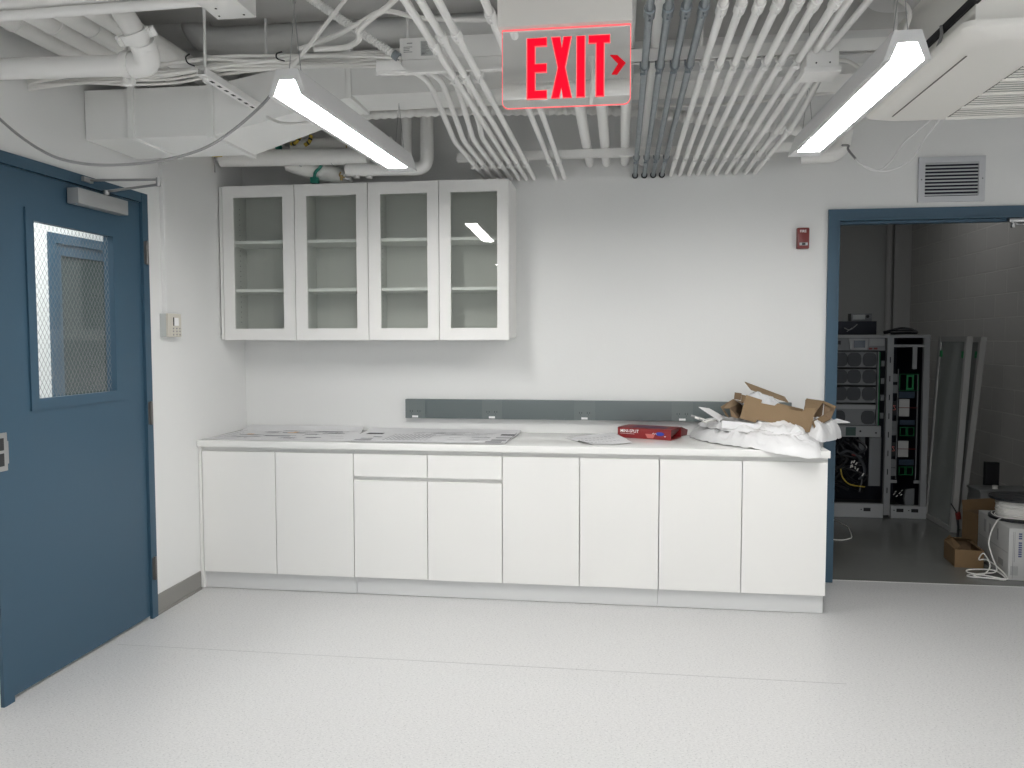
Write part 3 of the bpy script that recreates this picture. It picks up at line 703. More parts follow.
# two upper pipes into a box
for i, (z, r) in enumerate(((2.553, .0165), (2.590, .018))):
    t = thing('upper_pipe', '%s of two slim pipes from the left wall into the high white box' % ('lower', 'upper')[i], 'pipe', (.5, -2.1, z), 'slim pipes at the top left')
    obj('pipe', tube(nb(), [(0, -2.33-.005*i, z), (1.012, -2.33-.005*i, z+.012)], r, 14), M['white'], t)
t = thing('hanging_box', 'white metal box with small holes at the end of the two slim pipes', 'electrical box', (.94, -2.05, 2.67))
b = nb(); box(b, 1.01, 1.15, -2.36, -2.21, 2.552, 2.70, .002); obj('box_body', b, M['white'], t)
b = nb()
for x in (1.03, 1.07, 1.11): cyl(b, (x, -2.3625, 2.58), (x, -2.36, 2.58), .004, 8)
for x, y in ((1.03, -2.24), (1.05, -2.30), (1.12, -2.24)): cyl(b, (x, y, 2.5505), (x, y, 2.553), .004, 8)
obj('holes', b, M['dark'], t, smooth=False)
# big round duct
t = thing('round_duct', 'thick white insulated round pipe running right under the left beam', 'duct', (.9, -1.22, 2.87))
P = round_path([(.36, -1.2, 3.19), (.36, -1.2, 2.865), (2.4, -1.2, 2.865)], .15, 8); obj('pipe', tube(nb(), P, .066, 24), M['insul'], t)
t = thing('round_duct', 'smaller insulated pipe stub below and behind the thick round pipe', 'duct', (.2, -1.0, 2.82))
obj('pipe', tube(nb(), [(.002, -1.0, 2.86), (1.6, -1.0, 2.86)], .055, 20), M['insul'], t)
# pipes over the wall cabinets
t = thing('insulated_pipe', 'white insulated pipe with yellow capped valve above the wall cabinets', 'pipe', (.5, -.3, 2.51))
obj('pipe', tube(nb(), [(.03, -.32, 2.520), (.93, -.30, 2.512)], .048, 22), M['insul'], t)
obj('valve_body', tube(nb(), [(-.0+.002, -.32, 2.535), (.03, -.32, 2.533)], .03, 16), M['lwhite'], t)
b = nb(); box(b, .0, .062, -.385, -.350, 2.520, 2.572, .006); box(b, .012, .12, -.39, -.36, 2.560, 2.575, .003); obj('yellow_handle', b, M['yellow'], t)
obj('valve_stem', tube(nb(), [(.015, -.37, 2.43), (.015, -.37, 2.54)], .004, 8), M['cable'], t)
obj('jacket_seam', tube(nb(), [(.515, -.30, 2.514), (.519, -.30, 2.514)], .050, 22), M['tgrey'], t)
obj('jacket_seam', tube(nb(), [(.715, -.30, 2.513), (.719, -.30, 2.513)], .050, 22), M['tgrey'], t)
t = thing('insulated_pipe', 'white pipe elbow with green banded joint just above the second cabinet door', 'pipe', (.6, -.25, 2.43))
obj('pipe', tube(nb(), round_path([(.42, -.24, 2.50), (.58, -.24, 2.440), (.72, -.24, 2.425), (.72, -.10, 2.40)], .10), .050, 20), M['insul'], t)
b = nb(); tube(b, round_path([(.600, -.298, 2.395), (.608, -.305, 2.43), (.640, -.30, 2.455), (.655, -.30, 2.49)], .03), .0095, 8); box(b, .578, .622, -.31, -.27, 2.365, 2.40, .004); obj('green_tape', b, M['green'], t)
t = thing('insulated_pipe', 'white upper pipe with yellow and black banded hose above the cabinets', 'pipe', (.6, -.2, 2.62))
obj('pipe', tube(nb(), [(.44, -.22, 2.600), (1.05, -.22, 2.592)], .050, 20), M['insul'], t)
b = nb(); tube(b, round_path([(.455, -.29, 2.600), (.49, -.30, 2.602), (.52, -.30, 2.64)], .03), .010, 8); tube(b, round_path([(.545, -.30, 2.588), (.575, -.30, 2.605), (.585, -.30, 2.645)], .03), .012, 8)
obj('yellow_band', b, M['yellow'], t)
b = nb()
for p, q in (((.472, -.292, 2.600), (.482, -.299, 2.601)), ((.562, -.30, 2.598), (.570, -.30, 2.603)), ((.578, -.30, 2.618), (.582, -.30, 2.628)), ((.506, -.30, 2.62), (.511, -.30, 2.628))): tube(b, [p, q], .0128, 8)
obj('black_band', b, M['black'], t)
b = nb(); box(b, .360, .392, -.30, -.27, 2.572, 2.596, .004); obj('green_clip', b, M['green'], t)
b = nb(); cyl(b, (.80, -.27, 2.60), (.80, -.31, 2.60), .018, 12); tube(b, [(.80, -.31, 2.60), (.87, -.31, 2.60), (.92, -.30, 2.585)], .005, 8); tube(b, [(.80, -.30, 2.56), (.80, -.30, 2.65)], .004, 8); obj('valve_wheel', b, M['copper'], t)
t = thing('u_bend_pipe', 'white pipe running right then turning up above the third and fourth cabinet doors', 'pipe', (1.2, -.3, 2.43))
obj('pipe', tube(nb(), round_path([(.80, -.30, 2.437), (1.285, -.30, 2.430), (1.285, -.30, 2.74)], .07, 8), .038, 22), M['white'], t)
b = nb()
for x in (.86, .94): cyl(b, (x, -.30, 2.385), (x, -.30, 2.405), .018, 12)
tube(b, [(.80, -.32, 2.41), (.79, -.33, 2.385), (.83, -.33, 2.375)], .006, 8); obj('drain_cocks', b, M['white'], t)
b = nb(); tube(b, round_path([(.775, -.33, 2.42), (.765, -.335, 2.395), (.80, -.335, 2.385)], .02), .005, 8); cyl(b, (.78, -.335, 2.37), (.78, -.335, 2.40), .009, 10); obj('brass_cock', b, M['copper'], t)
t = thing('stub_pipe', 'short vertical white pipe with rounded foot left of the u bend', 'pipe', (1.15, -.28, 2.5))
obj('pipe', tube(nb(), [(1.147, -.24, 2.74), (1.147, -.24, 2.53), (1.143, -.24, 2.505), (1.135, -.24, 2.49)], [.030, .030, .026, .012], 20), M['white'], t)
b = nb(); box(b, 1.13, 1.165, -.275, -.255, 2.53, 2.533); obj('pipe_seam', b, M['tgrey'], t, smooth=False)
# ribbed flexible duct hose across the back
b = nb(); n = 240; P = []; R_ = []
base = smooth_path([(.92, -.6, 2.665), (1.4, -.6, 2.672), (1.85, -.58, 2.665), (2.3, -.58, 2.648), (2.7, -.58, 2.600), (3.05, -.56, 2.545), (3.45, -.5, 2.510)], 40)
for k, p in enumerate(base): P.append(p); R_.append(.028+.004*math.sin(k*1.6))
tube(b, P, R_, 12); tag(obj('flexible_duct', b, M['insul']), 'ribbed white flexible hose sagging across the back behind the conduits', 'duct')
for i, (z, y, sg) in enumerate(((2.71, -.75, .02), (2.69, -.70, .04))):
    tag(obj('cable', tube(nb(), smooth_path([(.9, y, z-.02), (1.5, y, z+.01), (2.2, y, z-sg), (2.9, y, z-sg*1.8), (3.6, y, z-.02)]), .008, 8), M['cablew']), '%s white cable sagging behind the conduits above the flexible hose' % ('upper', 'lower')[i], 'cable', 'cables above the flexible hose')
# insulated elbow under the right pendant
t = thing('insulated_elbow', 'lumpy white insulated pipe elbow behind the far end of the right pendant', 'pipe', (3.55, -.2, 2.5))
obj('pipe', tube(nb(), round_path([(3.40, -.15, 2.475), (3.60, -.18, 2.475), (3.62, -.18, 2.60)], .09, 8), .052, 20), M['insul'], t)
obj('inner_tube', tube(nb(), smooth_path([(3.60, -.24, 2.50), (3.60, -.36, 2.47), (3.575, -.45, 2.43), (3.60, -.5, 2.37)]), .006, 8), M['cable'], t)
# pale speaker disc
t = thing('perforated_disc', 'pale conical ceiling disc partly hidden behind the right pendant', 'ceiling speaker', (3.42, -1.0, 2.52))
b = nb(); mt = Matrix.Translation((3.425, -1.0, 2.53)) @ Matrix.Rotation(math.radians(-18), 4, 'Y') @ Matrix.Rotation(math.radians(14), 4, 'X')
r = bmesh.ops.create_cone(b, cap_ends=True, segments=28, radius1=.115, radius2=.05, depth=.05); bmesh.ops.transform(b, matrix=mt, verts=b.verts); obj('cone', b, M['ac'], t)
b = nb()
for a in range(7):
    q = mt @ Vector((.09*math.cos(a), .09*math.sin(a), -.0258)); q2 = mt @ Vector((.09*math.cos(a), .09*math.sin(a), -.024)); cyl(b, q, q2, .006, 8)
obj('holes', b, M['dark'], t)
# round canopy and its cord
t = thing('ceiling_canopy', 'round white ceiling canopy with a hanging cord above the right pendant', 'canopy', (3.355, -1.95, 2.60))
b = nb(); tube(b, [(3.355, -1.955, 2.66), (3.355, -1.955, 2.605), (3.355, -1.955, 2.595)], [.128, .128, .118], 32); obj('disc', b, M['fixture'], t)
b = nb(); box(b, 3.345, 3.362, -2.065, -2.045, 2.555, 2.60); obj('latch', b, M['steel'], t, smooth=False)
obj('mounting_stem', tube(nb(), [(3.355, -1.955, 2.66), (3.355, -1.955, 2.9)], .012, 8), M['fixture'], t)
tag(obj('hanging_cable', tube(nb(), smooth_path([(3.285, -2.01, 2.598), (3.275, -2.06, 2.57), (3.275, -2.20, 2.48), (3.262, -2.28, 2.42), (3.235, -2.33, 2.36), (3.225, -2.34, 2.328)]), .0065, 8), M['cablew']), 'white cable dropping from the round canopy to the right pendant', 'cable')
tag(obj('cable', tube(nb(), smooth_path([(3.135, -1.90, 2.42), (3.19, -1.9, 2.412), (3.25, -1.88, 2.372), (3.27, -1.86, 2.33)]), .007, 8), M['cablew']), 'white flexible cable curving from the square junction box to the right pendant', 'cable')
# looping wires near vent
for i, P in enumerate(([(3.60, -.5, 2.37), (3.66, -.5, 2.320), (3.72, -.5, 2.31), (3.78, -.5, 2.36), (3.84, -.5, 2.45), (3.95, -.6, 2.55)], [(3.60, -.5, 2.37), (3.63, -.52, 2.335), (3.74, -.52, 2.300), (3.86, -.52, 2.35), (3.93, -.52, 2.46), (3.99, -.6, 2.56)])):
    tag(obj('thin_wire', tube(nb(), smooth_path(P), .0042, 6), M['lwhite']), '%s of two thin white wires drooping in a loop left of the wall vent' % ('upper', 'lower')[i], 'wire', 'thin wires looping near the vent')
# cable bundle
for i in range(9):
    y = -1.80-.012*i; z0 = 2.497+.009*(i % 4); ph = random.uniform(0, 6)
    P = [(0.0, -1.86, 2.463+.004*i)]
    for k in range(1, 9):
        x = k*.2; P.append((x, y+.02*math.sin(ph+k*.8), z0+.012*math.sin(ph*1.7+k*1.1)+(.012 if k > 3 else 0)))
    tag(obj('bundled_cable', tube(nb(), smooth_path(P), .0062, 8), M['cablew']), 'slim white cable in the loose bundle crossing above the left pendant', 'cable', 'loose bundle of white cables at the left')
b = nb(); tube(b, smooth_path([(.745, -1.93, 2.545), (.735, -1.94, 2.53), (.742, -1.94, 2.508), (.765, -1.93, 2.498)]), .003, 6); tag(obj('cable_tie', b, M['black']), 'black cable tie around the white bundle near the slotted hanger', 'cable tie', 'black cable ties on the bundle')
b = nb(); tube(b, smooth_path([(1.12, -1.93, 2.535), (1.103, -1.94, 2.525), (1.105, -1.94, 2.507), (1.13, -1.93, 2.50)]), .003, 6); tag(obj('cable_tie', b, M['black']), 'black cable tie around the white bundle beside the left pendant', 'cable tie', 'black cable ties on the bundle')
t = thing('slotted_hanger', 'slotted white steel hanger under the cable bundle left of the left pendant', 'strut', (.79, -1.6, 2.47))
b = nb(); box(b, .772, .812, -1.93, -1.33, 2.462, 2.466); box(b, .772, .776, -1.93, -1.33, 2.466, 2.49); box(b, .808, .812, -1.93, -1.33, 2.466, 2.49); obj('channel', b, M['white'], t, smooth=False)
for k in range(9): obj('slot', box(nb(), .786, .798, -1.86+k*.058, -1.835+k*.058, 2.4612, 2.4625), M['dark'], t, smooth=False)
for y in (-1.90, -1.35): obj('threaded_rod', tube(nb(), [(.792, y, 2.44), (.792, y, 2.90 if y < -1.5 else CZ)], .006, 8), M['white'], t)
for y in (-1.90, -1.35): obj('nut', tube(nb(), [(.792, y, 2.445), (.792, y, 2.460)], .012, 6), M['white'], t)
tag(obj('cable', tube(nb(), smooth_path([(.785, -1.40, 2.46), (.95, -1.55, 2.375), (1.1, -1.65, 2.345), (1.24, -1.75, 2.335)]), .006, 8), M['cablew']), 'white cable running from the slotted hanger down to the left pendant', 'cable')
# long loose cables
t_ = tag(obj('loose_cable', tube(nb(), smooth_path([(1.176, -2.1, 2.356), (1.114, -2.1, 2.288), (.99, -2.1, 2.195), (.872, -2.1, 2.136), (.70, -2.1, 2.100), (.514, -2.1, 2.092), (.38, -2.1, 2.105), (.271, -2.1, 2.137), (.15, -2.1, 2.21), (.0, -2.1, 2.335)]), .0055, 8), M['cable']), 'long grey cable sagging from the left pendant to the left wall', 'cable')
tag(obj('hanger_cord', tube(nb(), [(1.174, -2.1, 2.354), (1.43, -2.1, 2.64), (1.67, -2.1, 2.9)], .0075, 8), M['cablew']), 'straight white cord slanting up from the left pendant to the ceiling', 'cord')
tag(obj('cable', tube(nb(), smooth_path([(1.215, -2.0, 2.515), (1.35, -2.02, 2.545), (1.47, -2.05, 2.58), (1.545, -2.08, 2.60), (1.60, -2.08, 2.598), (1.70, -2.0, 2.60), (1.95, -1.97, 2.595), (2.2, -1.97, 2.595)]), .009, 8), M['cablew']), 'white cable arching over the labelled electrical enclosure', 'cable')
tag(obj('cable', tube(nb(), smooth_path([(1.30, -2.06, 2.49), (1.42, -2.07, 2.488), (1.478, -2.1, 2.50), (1.488, -2.12, 2.525), (1.53, -2.14, 2.55), (1.61, -2.16, 2.59), (1.68, -2.2, 2.63), (1.80, -2.3, 2.70), (1.9, -2.4, 2.9)]), .010, 8), M['cablew']), 'thick white cable looping up in front of the leftmost straight conduit', 'cable')
tag(obj('cable', tube(nb(), smooth_path([(1.22, -1.98, 2.50), (1.38, -1.99, 2.487), (1.50, -1.99, 2.478), (1.6, -1.98, 2.473)]), .006, 8), M['cablew']), 'white cable joining the bundle to the small surface box', 'cable')

# ------------------------------------------------------------ things on the countertop
def sheet(bm, corners, z, nx=14, ny=6, amp=.002, seed=0, lift=None):
    a, b_, c, d_ = [Vector((*p, 0)) for p in corners]; g = []
    for j in range(ny+1):
        row = []
        for i in range(nx+1):
            u, v = i/nx, j/ny; p = a.lerp(b_, u).lerp(d_.lerp(c, u), v)
            h = amp*(.5+.5*noise.noise(Vector((u*4+seed, v*2, seed))))
            if lift: h += lift(u, v)
            row.append(bm.verts.new((p.x, p.y, z+h)))
        g.append(row)
    for j in range(ny):
        for i in range(nx): bm.faces.new((g[j][i], g[j][i+1], g[j+1][i+1], g[j+1][i]))
    ex = bmesh.ops.extrude_face_region(bm, geom=bm.faces[:])
    bmesh.ops.translate(bm, vec=(0, 0, .0006), verts=[v for v in ex['geom'] if isinstance(v, bmesh.types.BMVert)])
    return bm
def flat_marks(bm, rects, z):
    for (x0, x1, y0, y1) in rects: box(bm, x0, x1, y0, y1, z, z+.0004)
    return bm
PZ = H+.0032
t = thing('drawing_sheet', 'large printed plan sheet with grey shapes on the left end of the countertop', 'drawing', (.4, -.3, H))
obj('paper', sheet(nb(), [(.012, -.565), (.90, -.575), (.79, -.008), (.03, -.008)], H+.0004, 20, 20, seed=2, lift=lambda u, v: .022*max(0, v-.80)/.2), M['paper'], t)
rnd = random.Random(4)
m1, m2, m3 = [], [], []
for x0, x1, y0, y1 in ((.14, .26, -.36, -.33), (.30, .47, -.40, -.35), (.22, .30, -.22, -.17), (.34, .50, -.24, -.20), (.30, .40, -.13, -.09), (.52, .60, -.30, -.26), (.54, .70, -.16, -.11), (.58, .66, -.46, -.41), (.44, .52, -.48, -.44), (.62, .72, -.24, -.21), (.36, .44, -.06, -.04), (.70, .76, -.10, -.07), (.12, .30, -.44, -.42)):
    for k in range(4):
        yy = y0+(y1-y0)*k/4; m1.append((x0+rnd.uniform(-.02, .02), x1+rnd.uniform(-.02, .02), yy, yy+(y1-y0)*.2))
for k in range(34):
    x = rnd.uniform(.08, .74); y = rnd.uniform(-.5, -.06); w = rnd.uniform(.02, .12)
    m1.append((x, x+w, y, y+.003)) if k % 2 else m1.append((x, x+.003, y, y+min(w*.6, .05)))
m1 += [(.04, .80, -.545, -.542), (.06, .78, -.04, -.037), (.06, .063, -.54, -.04)]
m3 = [(.16, .20, -.335, -.30), (.375, .43, -.235, -.205), (.40, .43, -.20, -.17)]
obj('plan_linework', flat_marks(nb(), m1, PZ), M['ink'], t, smooth=False)
obj('orange_patches', flat_marks(nb(), m3, PZ+.0005), M['inko'], t, smooth=False)
t = thing('drawing_sheet', 'large printed plan sheet with dark title strips in the middle of the countertop', 'drawing', (1.3, -.3, H))
obj('paper', sheet(nb(), [(.86, -.583), (1.775, -.583), (1.80, -.008), (.83, -.008)], H+.0038, 20, 20, seed=5, lift=lambda u, v: .012*max(0, v-.85)/.15), M['paper'], t)
P2 = H+.0068; m1 = []
for k in range(11):
    for j in range(6): m1.append((1.06+k*.024, 1.072+k*.024, -.50+j*.05, -.485+j*.05))
for k in range(40):
    x = rnd.uniform(1.08, 1.6); y = rnd.uniform(-.50, -.08); w = rnd.uniform(.03, .16); m1.append((x, min(x+w, 1.66), y, y+.004))
m1 += [(.90, 1.0, -.53, -.50), (.92, .99, -.47, -.44), (.97, 1.02, -.39, -.36), (1.68, 1.765, -.47, -.42), (1.66, 1.75, -.55, -.50), (1.69, 1.78, -.35, -.32), (.9, 1.765, -.575, -.572), (.88, 1.78, -.05, -.047), (1.778, 1.782, -.57, -.05), (1.2, 1.4, -.12, -.115)]
obj('plan_linework', flat_marks(nb(), m1, P2), M['ink'], t, smooth=False)
obj('title_strip', flat_marks(nb(), [(1.70, 1.785, -.225, -.17)], P2+.0004), M['inkd'], t, smooth=False)
obj('title_strip', flat_marks(nb(), [(.885, .985, -.25, -.19)], P2+.0004), M['inkd'], t, smooth=False)
# small folded leaflet
def lf(u, v): return .030*max(0, u-.45)**1.5*(1 if v > .2 else .6)+.012*max(0, .12-u)*6*(v < .5)+.018*math.sin(PI*u)*max(0, v-.6)
t = thing('leaflet', 'small creased instruction leaflet in front of the red box', 'paper', (2.28, -.35, H))
obj('paper', sheet(nb(), [(2.235, -.552), (2.47, -.47), (2.36, -.06), (2.09, -.26)], H+.0006, 16, 10, .004, 9, lf), M['paper'], t)
b = nb()
for k in range(9):
    u = .12+.085*k
    for v in (.25, .5, .7):
        p = Vector((2.235, -.552, 0)).lerp(Vector((2.47, -.47, 0)), u).lerp(Vector((2.09, -.26, 0)).lerp(Vector((2.36, -.06, 0)), u), v)
        z = H+.0045+lf(u, v); box(b, p.x-.007, p.x+.007, p.y-.003, p.y+.003, z, z+.0005)
obj('printed_text', b, M['ink'], t, smooth=False)

# red box
t = thing('parts_box', 'shallow red printed box with an open end lying on the countertop', 'box', (2.69, -.285, H))
o3 = Vector((2.690, -.285, H)); U_ = Vector((-.925, .380, 0)).normalized(); V_ = Vector((.380, .925, 0)).normalized(); BL, BW, BH = .325, .185, .060
def bp(u, v, w): return o3+U_*u+V_*v+Vector((0, 0, w))
b = nb(); th = .002
poly(b, [bp(.0, 0, 0), bp(BL-.035, 0, 0), bp(BL, 0, .018), bp(BL, 0, BH), bp(0, 0, BH)], V_*th)
poly(b, [bp(.0, BW, 0), bp(BL, BW, 0), bp(BL, BW, BH), bp(0, BW, BH)], -V_*th)
poly(b, [bp(0, 0, 0), bp(BL-.035, 0, 0), bp(BL-.035, BW, 0), bp(0, BW, 0)], Vector((0, 0, th)))
poly(b, [bp(BL, 0, .018), bp(BL, BW, .018), bp(BL, BW, BH), bp(BL, 0, BH)], -U_*th)
poly(b, [bp(0, 0, BH), bp(BL, 0, BH), bp(BL, BW, BH), bp(0, BW, BH)], Vector((0, 0, -th)))
obj('box_body', b, M['red'], t, smooth=False)
b = nb(); poly(b, [bp(0, .01, BH-.003), bp(0, BW-.01, BH-.003), bp(.03, BW-.02, .02), bp(.02, .02, .006)], -U_*.002); poly(b, [bp(0, BW, .005), bp(0, BW, BH), bp(-.035, BW+.012, BH-.015), bp(-.03, BW+.01, .012)], V_*.002)
obj('end_flap', b, mat('dark_red_flap', (.12, .03, .03), .5), t, smooth=False)
R3 = Matrix((( -U_.x, 0, V_.x*-1, 0), (-U_.y, 0, V_.y*-1, 0), (0, 1, 0, 0), (0, 0, 0, 1)))
obj('lettering', text_bm('MINI-SPLIT', .0245, Matrix.Translation(bp(BL-.016, -.0006, .033)) @ R3, .0004, .0003), M['lwhite'], t, smooth=False)
b = nb(); poly(b, [bp(.155, -.0005, .030), bp(.095, -.0005, .030), bp(.105, -.0005, .006), bp(.140, -.0005, .006)], -V_*.0004); obj('pink_triangle', b, M['lpink'], t, smooth=False)
b = nb(); pts = [bp(.065+.026*math.cos(a*PI/8), -.0011, .033+.011*math.sin(a*PI/8)) for a in range(16)]; poly(b, pts, -V_*.0004); obj('blue_emblem', b, M['lblue'], t, smooth=False)
obj('small_print', tube(nb(), smooth_path([bp(.110, -.0016, .030), bp(.104, -.0016, .037), bp(.098, -.0016, .030), bp(.092, -.0016, .035), bp(.086, -.0016, .030)], 4), .0012, 5), M['lwhite'], t)
b = nb(); poly(b, [bp(.04, -.0016, .022), bp(.03, -.0016, .022), bp(.03, -.0016, .018), bp(.04, -.0016, .018)], -V_*.0004)
poly(b, [bp(BL-.016, -.0006, .026), bp(.22, -.0006, .026), bp(.22, -.0006, .0245), bp(BL-.016, -.0006, .0245)], -V_*.0004); obj('fine_lines', b, M['lwhite'], t, smooth=False)
b = nb(); poly(b, [bp(.06, .04, BH+.0003), bp(.25, .04, BH+.0003), bp(.25, .13, BH+.0003), bp(.06, .13, BH+.0003)], (0, 0, .0005)); obj('top_print', b, mat('dark_blue_print', (.10, .04, .10), .3), t, smooth=False)

# crumpled plastic sheets
def crumple(outline, zlo, zhi, seed, amp=.02, nr=22, ns=110, drop=None, sharp=1.):
    """pillow-like folded sheet bounded by an outline in plan"""
    bm = nb(); cx = sum(p[0] for p in outline)/len(outline); cy = sum(p[1] for p in outline)/len(outline)
    pts = [Vector((*p, 0)) for p in outline]; n = len(pts); per = []
    for k in range(ns):
        f = k/ns*n; i = int(f); t_ = f-i; a, b_, c, d_ = pts[(i-1) % n], pts[i % n], pts[(i+1) % n], pts[(i+2) % n]
        per.append(.5*((2*b_)+(c-a)*t_+(2*a-5*b_+4*c-d_)*t_*t_+(3*b_-a-3*c+d_)*t_**3))
    def H_(x, y):
        v = Vector((x*10+seed, y*12, seed*1.3)); s = 0; a = 1
        for o in range(4):
            s += a*(1-abs(noise.noise(v))*2.6); v = v*2.05; a *= .58
        return s/1.9-.35
    def ring(j, top):
        r = []
        for p in per:
            f = j/nr; x = cx+(p.x-cx)*f; y = cy+(p.y-cy)*f
            e = (1-f**3.2)
            w = 1 if f < 1 else 0
            hz = zlo+(zhi-zlo)*max(e, 0)**.55+amp*H_(x, y)*(.4+.6*e) if top else zlo+.006*(1-e)
            jx = .012*noise.noise(Vector((x*22, y*22, seed+5)))*(1 if top else .3)*w
            if drop: hz += drop(x, y)
            r.append(bm.verts.new((x+jx, y+jx*.6, max(hz, zlo+(drop(x, y) if drop else 0)))))
        return r
    top = [ring(j, True) for j in range(1, nr+1)]; ct = bm.verts.new((cx, cy, zhi)); 
    for k in range(ns): bm.faces.new((ct, top[0][k], top[0][(k+1) % ns]))
    for a, b_ in zip(top, top[1:]):
        for k in range(ns): bm.faces.new((a[k], a[(k+1) % ns], b_[(k+1) % ns], b_[k]))
    cb = bm.verts.new((cx, cy, zlo+.004)); lo = [ring(j, False) for j in (8, 16, 20)]
    for k in range(ns): bm.faces.new((cb, lo[0][(k+1) % ns], lo[0][k]))
    for a, b_ in zip(lo, lo[1:]):
        for k in range(ns): bm.faces.new((a[(k+1) % ns], a[k], b_[k], b_[(k+1) % ns]))
    for k in range(ns): bm.faces.new((lo[-1][(k+1) % ns], lo[-1][k], top[-1][k], top[-1][(k+1) % ns]))
    return bm
def dr1(x, y): return -.45*(-y-.612) if y < -.612 else 0
tag(obj('plastic_sheet', crumple([(2.83, -.05), (2.82, -.16), (2.88, -.33), (2.98, -.49), (3.10, -.60), (3.25, -.668), (3.40, -.680), (3.435, -.58), (3.47, -.42), (3.48, -.15), (3.2, -.03), (3.0, -.03)], H+.003, H+.078, 3.1, .040, drop=dr1), M['bag'], ang=60), 'large crumpled white plastic sheet lowest of the pile, its edge drooping over the countertop front', 'plastic sheet')
tag(obj('plastic_sheet', crumple([(2.86, -.10), (2.90, -.26), (2.99, -.42), (3.16, -.50), (3.33, -.55), (3.385, -.47), (3.36, -.30), (3.42, -.10), (3.1, -.06)], H+.072, H+.122, 8.4, .036), M['bag'], ang=60), 'crumpled white plastic sheet folded directly beneath the cardboard insert', 'plastic sheet')
tag(obj('plastic_sheet', crumple([(3.40, -.06), (3.36, -.25), (3.38, -.40), (3.46, -.46), (3.53, -.38), (3.60, -.28), (3.645, -.17), (3.60, -.06)], H+.022, H+.130, 5.7, .036, ns=80), M['bag'], ang=60), 'crumpled white plastic sheet sticking out over the right end of the countertop', 'plastic sheet')
for nm, pp, tk in (('pointed white plastic flap standing up in front of the cardboard insert', [(3.32, -.535, .995), (3.395, -.53, .905), (3.27, -.54, .915)], (0, .004, 0)),
                   ('long white plastic flap slanting up at the left end of the pile', [(2.843, -.28, 1.055), (2.905, -.25, 1.045), (2.985, -.30, 1.0), (2.95, -.36, .985)], (0, 0, .004)),
                   ('folded white plastic edge lying below the left end of the cardboard', [(2.955, -.42, .997), (3.10, -.43, .985), (3.22, -.45, .962), (3.22, -.45, .945), (2.955, -.42, .955)], (0, .004, 0)),
                   ('white plastic tip pointing right beyond the cardboard over the doorway side', [(3.56, -.22, .97), (3.60, -.25, .995), (3.67, -.25, .975), (3.60, -.2, .965)], (0, 0, .004))):
    tag(obj('plastic_flap', poly(nb(), pp, tk), M['bag'], smooth=False), nm, 'plastic sheet')
t = thing('cable_tangle', 'small bundle of grey cord ends poking out at the left of the plastic pile', 'cable', (2.85, -.28, .98))
for k in range(4): obj('cord', tube(nb(), smooth_path([(2.80+.02*k, -.30-.02*k, 1.01-.008*k), (2.84+.01*k, -.31-.02*k, 1.0-.006*k), (2.89, -.30-.01*k, .985), (2.94, -.28, .985)]), .006, 8), (M['cable'], M['cablew'])[k % 2], t)

# cardboard insert
t = thing('cardboard_insert', 'folded brown cardboard packing insert with notched front lying on white plastic', 'cardboard', (3.25, -.35, 1.0))
F = [(3.083, 1.138), (3.166, 1.112), (3.162, 1.094), (3.232, 1.081), (3.249, 1.094), (3.306, 1.081), (3.311, 1.063), (3.376, 1.051), (3.397, 1.071), (3.449, 1.068), (3.417, .939), (3.356, .942), (3.36, .96), (3.221, .968), (3.225, .986), (3.138, 1.003), (3.133, .986), (3.05, 1.011)]
obj('front_panel', poly(nb(), [(x, -.42, z) for x, z in F], (0, .005, 0)), M['card'], t, smooth=False)
b = nb(); poly(b, [(3.09, -.20, 1.125), (3.43, -.20, 1.045), (3.42, -.20, .965), (3.08, -.20, 1.0)], (0, .005, 0)); obj('back_panel', b, M['card'], t, smooth=False)
b = nb(); poly(b, [(3.055, -.415, 1.02), (3.42, -.415, .958), (3.42, -.20, .965), (3.08, -.20, 1.01)], (0, 0, -.004)); obj('bottom_panel', b, M['cardin'], t, smooth=False)
b = nb(); poly(b, [(3.434, -.25, 1.106), (3.527, -.25, 1.093), (3.449, -.40, 1.040), (3.389, -.40, 1.058)], (0, 0, .004)); poly(b, [(3.527, -.25, 1.093), (3.577, -.32, 1.069), (3.569, -.33, 1.062), (3.519, -.26, 1.085)], (0, 0, .004)); obj('top_flap', b, M['card'], t, smooth=False)
b = nb(); poly(b, [(3.431, -.245, 1.102), (3.53, -.245, 1.09), (3.519, -.245, .989), (3.424, -.245, .998)], (0, .005, 0)); obj('end_back', b, M['cardin'], t, smooth=False)
b = nb(); poly(b, [(3.530, -.25, 1.092), (3.585, -.27, 1.063), (3.552, -.30, 1.0), (3.515, -.30, 1.02)], (.004, .002, 0)); obj('end_side', b, M['cardin'], t, smooth=False)
b = nb(); poly(b, [(3.552, -.30, 1.0), (3.440, -.42, .966), (3.430, -.40, .995), (3.515, -.30, 1.022)], (0, .003, -.004)); obj('end_bottom', b, M['card'], t, smooth=False)
b = nb(); poly(b, [(3.103, -.22, 1.195), (3.323, -.22, 1.112), (3.326, -.31, 1.088), (3.123, -.31, 1.158)], (0, 0, .005)); obj('raised_lid', b, M['card'], t, smooth=False)
b = nb(); poly(b, [(2.962, -.30, 1.063), (3.043, -.20, 1.099), (3.052, -.20, 1.092), (2.977, -.30, 1.056), (2.998, -.40, 1.010), (2.980, -.40, 1.024)], (.0, .02, -.003)); obj('end_rim', b, M['card'], t, smooth=False)
b = nb(); poly(b, [(3.043, -.20, 1.099), (3.096, -.22, 1.086), (3.001, -.38, 1.063), (2.970, -.36, 1.061)], (0, 0, -.004)); obj('end_top', b, M['card'], t, smooth=False)
